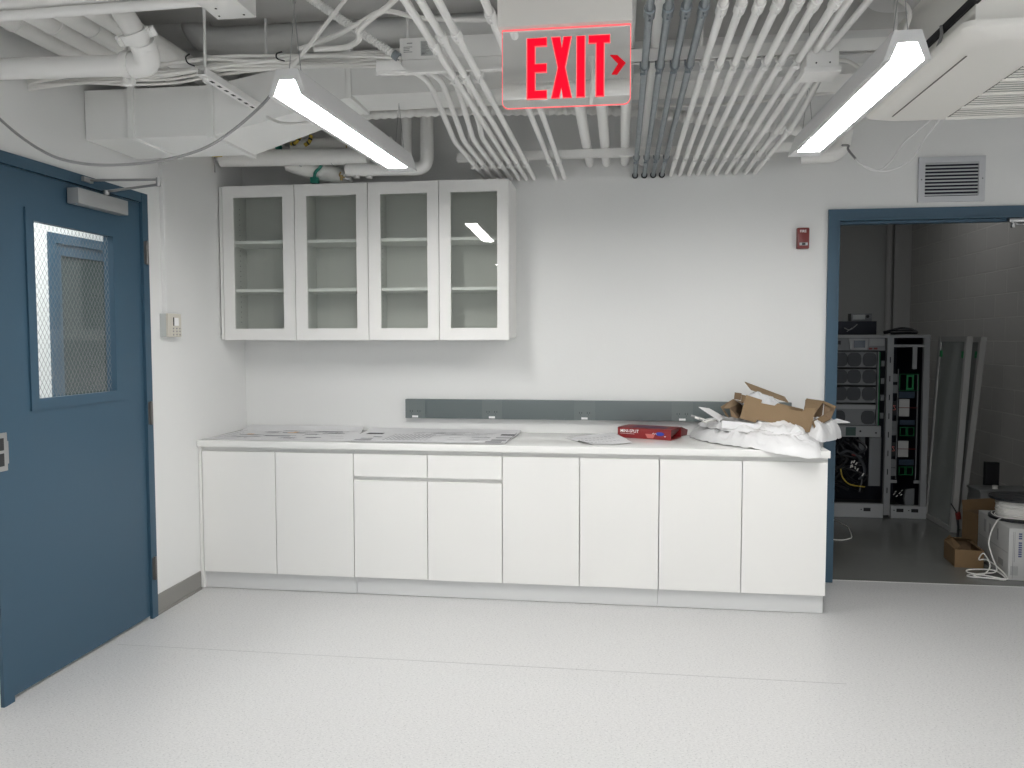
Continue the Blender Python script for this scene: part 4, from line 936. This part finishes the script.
b = nb(); poly(b, [(3.001, -.38, 1.063), (3.096, -.22, 1.084), (3.085, -.25, 1.013), (3.044, -.40, 1.007), (3.006, -.40, 1.015)], (0, .004, 0)); obj('end_inside', b, M['cardin'], t, smooth=False)
b = nb(); poly(b, [(3.052, -.20, 1.137), (3.09, -.20, 1.132), (3.085, -.20, 1.092), (3.048, -.20, 1.099)], (0, .005, 0)); obj('rear_tab', b, M['cardin'], t, smooth=False)
bo = crumple([(3.10, -.35), (3.10, -.25), (3.16, -.235), (3.25, -.235), (3.31, -.24), (3.32, -.30), (3.28, -.36), (3.18, -.375)], 1.045, 1.150, 6.3, .022, 14, 60)
for v in bo.verts: v.co.z += -.36*(v.co.x-3.14)
tag(obj('bubble_wrap', bo, M['bubble'], ang=60), 'clear bubble wrap stuffed inside the cardboard insert', 'bubble wrap')

# ------------------------------------------------------------ storage room contents
RKY = 1.85
t = thing('server_rack', 'tall open grey equipment rack with fan modules and exposed wiring', 'server rack', (4.3, RKY, 0))
RX0, RXM0, RXM1, RX1 = 3.60, 4.372, 4.50, 4.835
RX1 = 4.802
b = nb()
box(b, RX0, RX1, RKY+.02, RKY+.75, 1.455, 1.47); box(b, RX0, RX0+.01, RKY+.02, RKY+.75, .0, 1.455); box(b, RX1-.01, RX1, RKY+.02, RKY+.75, 0, 1.455)
box(b, RX0, RX1, RKY+.74, RKY+.75, 0, 1.455)
obj('rack_shell', b, M['rackd'], t, smooth=False)
b = nb()
box(b, RX0, RX1, RKY-.005, RKY+.03, 1.448, 1.472); box(b, RX1-.042, RX1, RKY-.005, RKY+.03, .10, 1.448)
box(b, 4.545, RX1-.042, RKY+.0, RKY+.02, 1.375, 1.395)
obj('front_frame', b, M['rackw'], t, smooth=False)
b = nb(); box(b, 4.500, 4.545, RKY-.012, RKY+.03, .02, 1.448); o = obj('centre_post', b, M['rackw'], t, smooth=False)
for k in range(8): obj('post_slot', box(nb(), 4.518, 4.525, RKY-.0135, RKY-.012, .2+k*.15, .245+k*.15), M['dark'], o, smooth=False)
o = obj('plinth', box(box(nb(), RX0, 4.494, RKY-.02, RKY+.03, .0, .110), 4.55, RX1, RKY-.02, RKY+.03, 0, .100), mat('plinth_grey', (.46, .47, .48), .5), t, smooth=False)
for x in (4.38, 4.615, 4.72, 4.05):
    b = nb(); box(b, x-.025, x+.025, RKY-.0215, RKY-.02, .050, .078); obj('plinth_slot', b, M['dark'], o, smooth=False)
    b = nb(); cyl(b, (x-.042, RKY-.0215, .064), (x-.042, RKY-.02, .064), .005, 8); obj('plinth_screw', b, M['dark'], o, smooth=False)
b = nb(); box(b, RX0+.02, 4.490, RKY+.01, RKY+.05, 1.347, 1.446); o = obj('control_panel', b, M['rackm'], t, smooth=False)
b = nb(); poly(b, [(4.225, RKY+.008, 1.443), (4.365, RKY+.008, 1.440), (4.357, RKY+.008, 1.352), (4.240, RKY+.008, 1.355)], (0, -.015, 0)); obj('display_bezel', b, M['rackw'], o, smooth=False)
b = nb(); box(b, 4.262, 4.342, RKY-.010, RKY-.007, 1.370, 1.428); obj('display', b, M['lcd'], o, smooth=False)
b = nb(); box(b, 4.375, 4.482, RKY+.004, RKY+.01, 1.385, 1.442); obj('vent_panel', b, M['rackw'], o, smooth=False)
for x in (4.372, 4.408): obj('red_switch', box(nb(), x, x+.025, RKY+.002, RKY+.01, 1.355, 1.370), M['redf'], o, smooth=False)
b = nb(); box(b, 4.11, 4.17, RKY+.002, RKY+.01, 1.395, 1.425); obj('small_display', b, M['dark'], o, smooth=False)
for z0, z1, zc, xs, rr in ((1.212, 1.338, 1.274, (4.175, 4.272, 4.382), .050), (1.069, 1.197, 1.137, (4.175, 4.272, 4.382), .050), (.926, 1.054, .999, (4.175, 4.272, 4.382), .050), (.744, .912, .808, (4.165, 4.380), .050)):
    b = nb(); box(b, 3.64, 4.432, RKY+.012, RKY+.2, z0, z1, .002); o = obj('fan_module', b, M['rackm'], t, smooth=False)
    for x in xs:
        pts = [(x+rr*c, RKY+.006, zc+(rr+.004)*q) for c, q in ((.5, 1), (.86, .72), (1, .2), (1, -.2), (.86, -.72), (.5, -1), (-.5, -1), (-.86, -.72), (-1, -.2), (-1, .2), (-.86, .72), (-.5, 1))]
        obj('fan_grille', poly(nb(), pts, (0, .006, 0)), M['rackg'], o, smooth=False)
    if z1 < .92: b = nb(); box(b, 3.64, 4.432, RKY+.002, RKY+.012, .876, .910); obj('module_strip', b, M['rackw'], o, smooth=False)
obj('green_guide', box(nb(), 4.450, 4.456, RKY+.008, RKY+.03, .744, 1.335), M['greenp'], t, smooth=False)
obj('guide_rail', box(nb(), 4.436, 4.446, RKY+.0, RKY+.03, .744, 1.338), M['rackm'], t, smooth=False)
for z in (1.24, 1.10, .965, .82): obj('guide_clip', box(nb(), 4.468, 4.490, RKY+.01, RKY+.03, z-.02, z+.025), M['rackm'], t, smooth=False)
b = nb(); box(b, 3.64, 4.470, RKY-.004, RKY+.03, .650, .740, .002); o = obj('breaker_panel', b, M['rackw'], t, smooth=False)
b = nb(); box(b, 4.218, 4.290, RKY-.007, RKY-.004, .660, .730); obj('green_display', b, mat('dark_green_panel', (.01, .05, .04), .4), o, smooth=False)
b = nb(); tube(b, [(4.323, RKY-.007, .697), (4.323, RKY-.004, .697)], .008, 8); obj('round_knob', b, M['dark'], o, smooth=False)
b = nb(); tube(b, [(4.435, RKY-.007, .685), (4.435, RKY-.004, .685)], .007, 8); obj('key_lock', b, M['dark'], o, smooth=False)
obj('side_plate', box(nb(), 4.397, 4.480, RKY+.02, RKY+.04, .250, .645), M['rackm'], t, smooth=False)
obj('inner_plate', box(nb(), 4.345, 4.388, RKY+.10, RKY+.12, .40, .645), M['rackm'], t, smooth=False)
rw = random.Random(11)
for k in range(13):
    P = [(rw.uniform(4.05, 4.36), RKY+.12, .65)]
    for j in range(4): P.append((rw.uniform(4.02, 4.40), RKY+rw.uniform(.05, .14), .54-.11*j+rw.uniform(-.03, .03)))
    obj('black_cable', tube(nb(), smooth_path(P, 6), .011, 8), M['black'], t)
P = [(4.20, RKY+.05, .38), (4.215, RKY+.04, .31), (4.27, RKY+.04, .255), (4.38, RKY+.05, .235)]
obj('yellow_cable', tube(nb(), smooth_path(P, 6), .005, 6), M['yellow'], t)
P = [(4.19, RKY+.05, .50), (4.25, RKY+.03, .53), (4.34, RKY+.03, .46), (4.37, RKY+.03, .36), (4.33, RKY+.03, .30)]
obj('bent_hose', tube(nb(), smooth_path(P, 6), .012, 8), M['rackg'], t)
for x, z in ((4.27, .43), (4.285, .435), (4.30, .42), (4.28, .40), (4.265, .395), (4.31, .37), (4.35, .33), (4.30, .385)):
    obj('cable_tag', tube(nb(), [(x, RKY+.02, z), (x+rw.uniform(-.015, .015), RKY+.02, z+.022)], .005, 6), M['cablew'], t)
b = nb(); cyl(b, (4.275, RKY+.03, .505), (4.30, RKY+.03, .50), .013, 10); obj('red_plug', b, M['redf'], t)
obj('bracket', box(nb(), 4.69, 4.72, RKY+.02, RKY+.04, 1.20, 1.375), M['rackw'], t, smooth=False)
obj('cross_rail', box(nb(), 4.546, 4.60, RKY+.02, RKY+.03, .278, .302), M['rackw'], t, smooth=False)
obj('cross_rail', box(nb(), 4.72, 4.76, RKY+.02, RKY+.03, .278, .302), M['rackw'], t, smooth=False)
obj('bay_rail', box(nb(), 4.728, 4.736, RKY+.02, RKY+.03, .31, 1.16), M['rackm'], t, smooth=False)
obj('bay_rail', box(nb(), 4.588, 4.594, RKY+.02, RKY+.03, .31, 1.20), M['rackm'], t, smooth=False)
def ringbox(x0, x1, z0, z1, w=.006, y=RKY+.015): return frame(nb(), (x0, x1, z0, z1), (x0+w, x1-w, z0+w, z1-w), y, y+.01)
for x0, x1, z0, z1, w_ in ((4.60, 4.735, 1.025, 1.160, .003), (4.648, 4.70, 1.035, 1.150, .012), (4.612, 4.658, .662, .732, .0035), (4.665, 4.712, .662, .732, .0035), (4.612, 4.656, .345, .412, .0035), (4.662, 4.71, .345, .412, .0035)):
    obj('green_frame', ringbox(x0, x1, z0, z1, w_), M['greenp'], t, smooth=False)
for zl, zh in ((.820, .958), (.492, .622)):
    zm = (zl+zh)/2
    b = nb(); box(b, 4.600, 4.672, RKY+.01, RKY+.02, zl, zm-.003); box(b, 4.600, 4.672, RKY+.01, RKY+.02, zm+.003, zh); o = obj('white_contactor', b, M['carton'], t, smooth=False)
    obj('red_bar', box(nb(), 4.60, 4.73, RKY+.012, RKY+.022, zm-.0025, zm+.0025), M['redf'], o, smooth=False)
    q = obj('relay', box(nb(), 4.547, 4.586, RKY+.015, RKY+.03, zm-.06, zm+.05), M['dark'], t, smooth=False)
    obj('relay_mark', tube(nb(), smooth_path([(4.575, RKY+.012, zm+.015), (4.560, RKY+.012, zm+.018), (4.568, RKY+.012, zm), (4.575, RKY+.012, zm-.015), (4.556, RKY+.012, zm-.018)], 4), .0025, 6), M['lpink'], q)
for z in (1.13, 1.04, .75, .70, .44, .37): obj('terminal_board', box(nb(), 4.550, 4.585, RKY+.02, RKY+.04, z-.035, z+.03), M['rackm'], t, smooth=False)
obj('blue_module', box(nb(), 4.60, 4.71, RKY+.02, RKY+.05, .965, 1.018), M['lcd'], t, smooth=False)
obj('blue_module', box(nb(), 4.61, 4.715, RKY+.02, RKY+.05, .750, .790), M['lcd'], t, smooth=False)
obj('blue_module', box(nb(), 4.61, 4.715, RKY+.02, RKY+.05, .425, .470), M['lcd'], t, smooth=False)
b = nb(); poly(b, [(4.665, RKY+.02, .10), (4.655, RKY+.02, .15), (4.668, RKY+.02, .225), (4.728, RKY+.02, .235), (4.728, RKY+.02, .11), (4.70, RKY+.02, .085)], (0, .03, 0)); obj('finned_block', b, M['rackm'], t, smooth=False)
for x, z in ((4.58, .18), (4.59, .20), (4.62, .19), (4.635, .21), (4.60, .165), (4.63, .175)):
    obj('cable_tag', tube(nb(), [(x, RKY+.03, z), (x+.012, RKY+.03, z+.012)], .004, 6), M['cablew'], t)
for ch in t.children_recursive:
    for v in ch.data.vertices:
        off = wloc(ch).x; v.co.x = 4.357+(v.co.x+off-4.355)*1.071-off
# things on the rack
t = thing('dark_case', 'flat dark blue case lying on top of the rack', 'case', (4.25, 2.1, 1.4755)); b = nb(); box(b, 3.95, 4.475, 2.0, 2.3, 1.4755, 1.585, .004); obj('case_body', b, M['rackd'], t)
b = nb(); tube(b, smooth_path([(4.22, 1.995, 1.53), (4.26, 1.99, 1.515), (4.30, 1.99, 1.54), (4.32, 1.99, 1.56)]), .004, 6); tube(b, [(4.24, 1.99, 1.50), (4.28, 1.99, 1.53)], .004, 6); obj('tie_string', b, M['cable'], t)
t = thing('small_device', 'small pale boxed device on top of the dark case', 'device', (4.36, 2.1, 1.585)); b = nb(); box(b, 4.29, 4.455, 2.06, 2.16, 1.5855, 1.65, .003); obj('device_body', b, M['rackm'], t)
b = nb(); box(b, 4.305, 4.40, 2.057, 2.06, 1.60, 1.64); obj('front_label', b, M['tgrey'], t, smooth=False)
b = nb(); cyl(b, (4.42, 2.057, 1.625), (4.42, 2.06, 1.625), .013, 10); obj('dial', b, M['dark'], t)
b = nb(); tube(b, smooth_path([(4.56, 2.1, 1.49), (4.62, 2.08, 1.51), (4.70, 2.12, 1.525), (4.78, 2.1, 1.515), (4.80, 2.05, 1.49), (4.70, 2.0, 1.49), (4.60, 2.05, 1.485)]), .013, 8); tube(b, smooth_path([(4.58, 2.15, 1.49), (4.66, 2.1, 1.505), (4.76, 2.06, 1.51), (4.8, 2.12, 1.49)]), .012, 8)
tag(obj('coiled_cable', b, M['black']), 'coil of black cable lying on top of the rack', 'cable')
b = nb(); cyl(b, (5.405, SY1-.05, 0), (5.405, SY1-.05, CZ), .034, 20)
tag(obj('vertical_pipe', b, M['carton']), 'grey vertical pipe standing at the rear wall behind the rack', 'pipe')
b = nb(); box(b, 5.46, SX1-.002, SY1-.06, SY1-.002, 0, CZ)
tag(obj('wall_panel', b, M['carton'], smooth=False), 'pale flat panel filling the far corner beside the vertical pipe', 'panel')
# leaning framed panels
def lean(x0, x1, y0, y1, lab, h=1.46):
    t = thing('framed_panel', lab, 'panel', (x0, (y0+y1)/2, 0), 'framed rack panels standing by the block wall')
    mt = Matrix.Translation((x0, 0, 0)) @ Matrix.Rotation(math.atan2(x1-x0, h), 4, 'Y')
    for (a, c, p, q) in ((y0, y0+.035, .003, h), (y1-.035, y1, .003, h)):
        b = nb(); box(b, -.012, .03, a, c, p, q, mtx=mt); obj('stile', b, M['panelg'], t, smooth=False)
    for p, q in ((.003, .04), (h-.04, h)): obj('rail', box(nb(), -.008, .02, y0+.035, y1-.035, p, q, mtx=mt), M['panelg'], t, smooth=False)
    b = nb(); box(b, .0, .006, y0+.035, y1-.035, .04, h-.04, mtx=mt); obj('sheet', b, M['pglass'], t, smooth=False)
    b = nb()
    for y in (y0+.06, y1-.06): box(b, -.012, .0, y-.015, y+.015, h-.16, h-.11, mtx=mt)
    obj('green_clip', b, M['greenp'], t, smooth=False)
lean(4.855, 4.928, 1.37, 1.90, 'silver framed panel nearest the rack, standing upright with smoky infill')
lean(4.950, 5.075, 1.49, 2.05, 'silver framed panel leaning next to the block wall, farther from the rack')
# storage floor items
def openbox(name, lab, o, ang, w, dp, h, m, mi, flaps=True, col=None):
    t = thing(name, lab, 'box', o); R = Matrix.Translation(o) @ Matrix.Rotation(math.radians(ang), 4, 'Z'); T = .005
    b = nb()
    box(b, 0, w, 0, T, 0, h, mtx=R); box(b, 0, w, dp-T, dp, 0, h, mtx=R); box(b, 0, T, T, dp-T, 0, h, mtx=R); box(b, w-T, w, T, dp-T, 0, h, mtx=R); box(b, T, w-T, T, dp-T, 0, T, mtx=R)
    obj('box_body', b, m, t, smooth=False)
    b = nb(); box(b, T, w-T, T, T+.001, T, h-.002, mtx=R); box(b, T, w-T, dp-T-.001, dp-T, T, h-.002, mtx=R); box(b, T, T+.001, T, dp-T, T, h-.002, mtx=R); obj('inside', b, mi, t, smooth=False)
    return t, R
t, R = openbox('cardboard_box', 'small open brown cardboard box on the storage floor', (4.505, .425, 0), -6, .165, .24, .112, M['cards'], M['cardin'])
b = nb(); q = [R @ Vector(p) for p in ((0, 0, .112), (.0, .24, .112), (.03, .235, .150), (.035, .02, .130))]; poly(b, q, (0, 0, .003)); q = [R @ Vector(p) for p in ((.165, .0, .112), (.165, .24, .112), (.12, .22, .128), (.145, .02, .118))]; poly(b, q, (0, 0, .003)); q = [R @ Vector(p) for p in ((0, .238, .112), (.165, .238, .112), (.15, .18, .145), (.02, .17, .150))]; poly(b, q, (0, 0, .003))
obj('flap', b, M['cards'], t, smooth=False)
t, R = openbox('cardboard_box', 'larger deep brown cardboard box behind the white carton', (4.815, .775, 0), 12, .26, .22, .255, M['cards'], M['cardin'])
b = nb(); q = [R @ Vector(p) for p in ((0, .218, .255), (.26, .218, .255), (.26, .23, .33), (0, .23, .32))]; poly(b, q, (0, .003, 0)); obj('flap', b, M['cards'], t, smooth=False)
t = thing('grey_metal_box', 'grey galvanised metal box standing behind the brown cardboard box', 'electrical box', (5.15, 1.33, 0))
b = nb(); box(b, 4.985, 5.36, 1.23, 1.44, .0, .335, .004); obj('box_body', b, M['galvbox'], t)
b = nb(); box(b, 4.975, 5.37, 1.22, 1.45, .335, .35, .003); obj('lid', b, M['galvbox'], t)
b = nb(); cyl(b, (5.11, 1.30, .35), (5.11, 1.30, .375), .018, 12); obj('knob', b, M['cablew'], t)
b = nb(); box(b, 5.17, 5.27, 1.60, 1.64, 0, .50, .003); tag(obj('black_bracket', b, M['black']), 'black upright bracket behind the grey metal box', 'bracket')
t = thing('red_tool', 'red handled black tool leaning beside the larger cardboard box', 'tool', (4.72, 1.2, 0)); b = nb(); tube(b, [(4.80, 1.14, .002), (4.80, 1.13, .10), (4.785, 1.12, .20)], .008, 8); tube(b, [(4.785, 1.12, .20), (4.74, 1.11, .27)], .005, 8); obj('handle', b, M['black'], t)
b = nb(); tube(b, [(4.80, 1.128, .16), (4.79, 1.122, .205)], .018, 10); obj('red_grip', b, M['redf'], t)
# white carton with spool
CR = Matrix.Translation((4.708, .178, 0)) @ Matrix.Rotation(math.radians(-5), 4, 'Z')
t = thing('white_carton', 'white printed carton carrying the cable spool in the storage room', 'box', (4.708, .178, 0))
b = nb(); box(b, 0, .40, 0, .53, .0, .312, .003, mtx=CR); obj('carton_body', b, M['carton'], t)
b = nb(); box(b, -.001, -.0002, 0.01, .52, .158, .161, mtx=CR); box(b, -.001, -.0002, .08, .16, .06, .10, mtx=CR); box(b, -.001, -.0002, .30, .33, .18, .27, mtx=CR); box(b, -.001, -.0002, .38, .42, .20, .28, mtx=CR); box(b, -.001, -.0002, .17, .19, .20, .27, mtx=CR); obj('side_print', b, M['cable'], t, smooth=False)
b = nb()
for x, w in ((.022, .28), (.030, .18)): 
    box(b, x, x+.003, -.001, -.0002, .29-w, .292, mtx=CR)
for k in range(7): box(b, .012+k*.006, .015+k*.006, -.001, -.0002, .03, .085, mtx=CR)
box(b, .092, .20, -.001, -.0002, .02, .075, mtx=CR)
obj('front_print', b, M['cable'], t, smooth=False)
b = nb()
for k in range(11):
    if k == 3: continue
    z = .285-k*.0135; box(b, .052, .070, -.001, -.0002, z-.009, z, mtx=CR); box(b, .056, .066, -.0014, -.001, z-.006, z-.003, mtx=CR)
obj('blue_print', b, mat('blue_ink', (.07, .08, .20), .6), t, smooth=False)
t = thing('cable_spool', 'black flanged spool wound with white cable on top of the carton', 'cable spool', (4.885, .50, .3125))
sc = Vector((4.895, .47, .3125))
for z0, z1 in ((0, .014), (.125, .140)):
    b = nb(); tube(b, [sc+Vector((0, 0, z0)), sc+Vector((0, 0, z1))], .170, 40); o = obj('flange', b, M['black'], t)
    if z1 > .1:
        b = nb()
        for a in range(6): c0 = sc+Vector((.10*math.cos(a*PI/3), .10*math.sin(a*PI/3), z1)); cyl(b, c0, c0+Vector((0, 0, .001)), .028, 14)
        cyl(b, sc+Vector((0, 0, z1)), sc+Vector((0, 0, z1+.0015)), .030, 16); obj('flange_holes', b, M['rackg'], o)
b = nb(); P = []
for k in range(13*24): a = k/24*2*PI; P.append(sc+Vector(((.125+.004*math.sin(k*.37))*math.cos(a), (.125+.004*math.sin(k*.37))*math.sin(a), .018+.104*k/(13*24))))
tube(b, [sc+Vector((0, 0, .014)), sc+Vector((0, 0, .125))], .120, 32); tube(b, P, .0055, 6); obj('wound_cable', b, M['cablew'], t)
b = nb(); P = [sc+Vector(((.14+.012*math.sin(k*.2))*math.cos(k/20*2*PI), (.14+.012*math.sin(k*.2))*math.sin(k/20*2*PI), .020+.003*math.sin(k))) for k in range(44)]
tube(b, P, .0035, 6); obj('loose_turns', b, M['cablew'], t)
b = nb(); P = [(4.76, .40, .325), (4.715, .35, .32), (4.66, .30, .26), (4.64, .28, .19), (4.66, .27, .11), (4.68, .26, .03), (4.62, .28, .006), (4.52, .24, .006), (4.50, .20, .006), (4.60, .17, .008), (4.69, .16, .008), (4.67, .27, .03), (4.56, .34, .010), (4.53, .28, .008), (4.62, .20, .012), (4.70, .165, .010), (4.69, .26, .05), (4.655, .34, .075), (4.62, .36, .07), (4.63, .32, .12), (4.66, .30, .05), (4.60, .24, .012), (4.53, .22, .012), (4.56, .16, .014), (4.68, .15, .014)]
tag(obj('trailing_cable', tube(nb(), smooth_path(P, 8), .0042, 6), M['cablew']), 'white cable trailing from the spool into loops on the storage floor', 'cable')
P = [(3.96+.17*math.cos(a), 1.42+.40*math.sin(a), .005) for a in [k*2*PI/24-.3 for k in range(23)]]
tag(obj('floor_cable', tube(nb(), smooth_path([(3.90, RKY-.05, .06)]+P[10:0:-1]+P[22:11:-1], 4), .004, 6), M['cablew']), 'white cable forming a wide loop on the storage floor before the rack', 'cable')

# ------------------------------------------------------------ light
def area(name, loc, rot, sx, sy, e, col=(1, 1, 1)):
    l = bpy.data.lights.new(name, 'AREA'); l.shape = 'RECTANGLE'; l.size = sx; l.size_y = sy; l.energy = e; l.color = col
    o = bpy.data.objects.new(name, l); COL.objects.link(o); o.location = loc; o.rotation_euler = rot; return o
WP = 10
for i, (a, c) in enumerate(WX): area('window_daylight', ((a+c)/2, RY-.14, 1.75), (PI/2, 0, 0), c-a-.1, 1.6, WP, (.97, .985, 1.))
area('side_fill_light', (RX+.12, -4.8, 1.45), (0, PI/2, 0), 1.25, 3.0, 45, (1., .985, .96))  # unseen fill lamp behind the added side window, brightens the left wall
area('storage_fill_light', (SX1-.9, 2.6, CZ-.03), (0, 0, 0), .6, 1.2, 4.6)  # added fill lamp under the ceiling, lifts the dim storage room
area('corridor_lamp', (-.9, -1.0, 2.68), (0, 0, 0), .5, 3.0, 60)
w = bpy.data.worlds.new('sky'); S.world = w; w.use_nodes = True
bg = w.node_tree.nodes['Background']; bg.inputs[0].default_value = (.8, .9, 1, 1); bg.inputs[1].default_value = .6

# ------------------------------------------------------------ camera
f, yaw, pitch, roll = 800., .135, .0565, -.0011
cy_, sy_, cp_, sp_ = math.cos(yaw), math.sin(yaw), math.cos(pitch), math.sin(pitch)
fwd = Vector((-sy_*cp_, cy_*cp_, -sp_)); right = Vector((cy_, sy_, 0)); up = right.cross(fwd)
r2 = right*math.cos(roll)+up*math.sin(roll); u2 = -right*math.sin(roll)+up*math.cos(roll)
cd = bpy.data.cameras.new('camera'); cd.sensor_width = 36; cd.lens = f/1024*36; cd.clip_start = .05
co = bpy.data.objects.new('camera', cd); COL.objects.link(co)
m = Matrix((r2, u2, -fwd)).transposed().to_4x4(); m.translation = Vector((2.4037, -4.893, 1.4445)); co.matrix_world = m
S.camera = co
S.view_settings.view_transform = 'Standard'; S.view_settings.look = 'None'; S.view_settings.exposure = .25; S.view_settings.gamma = 1
S.view_settings.use_curve_mapping = False
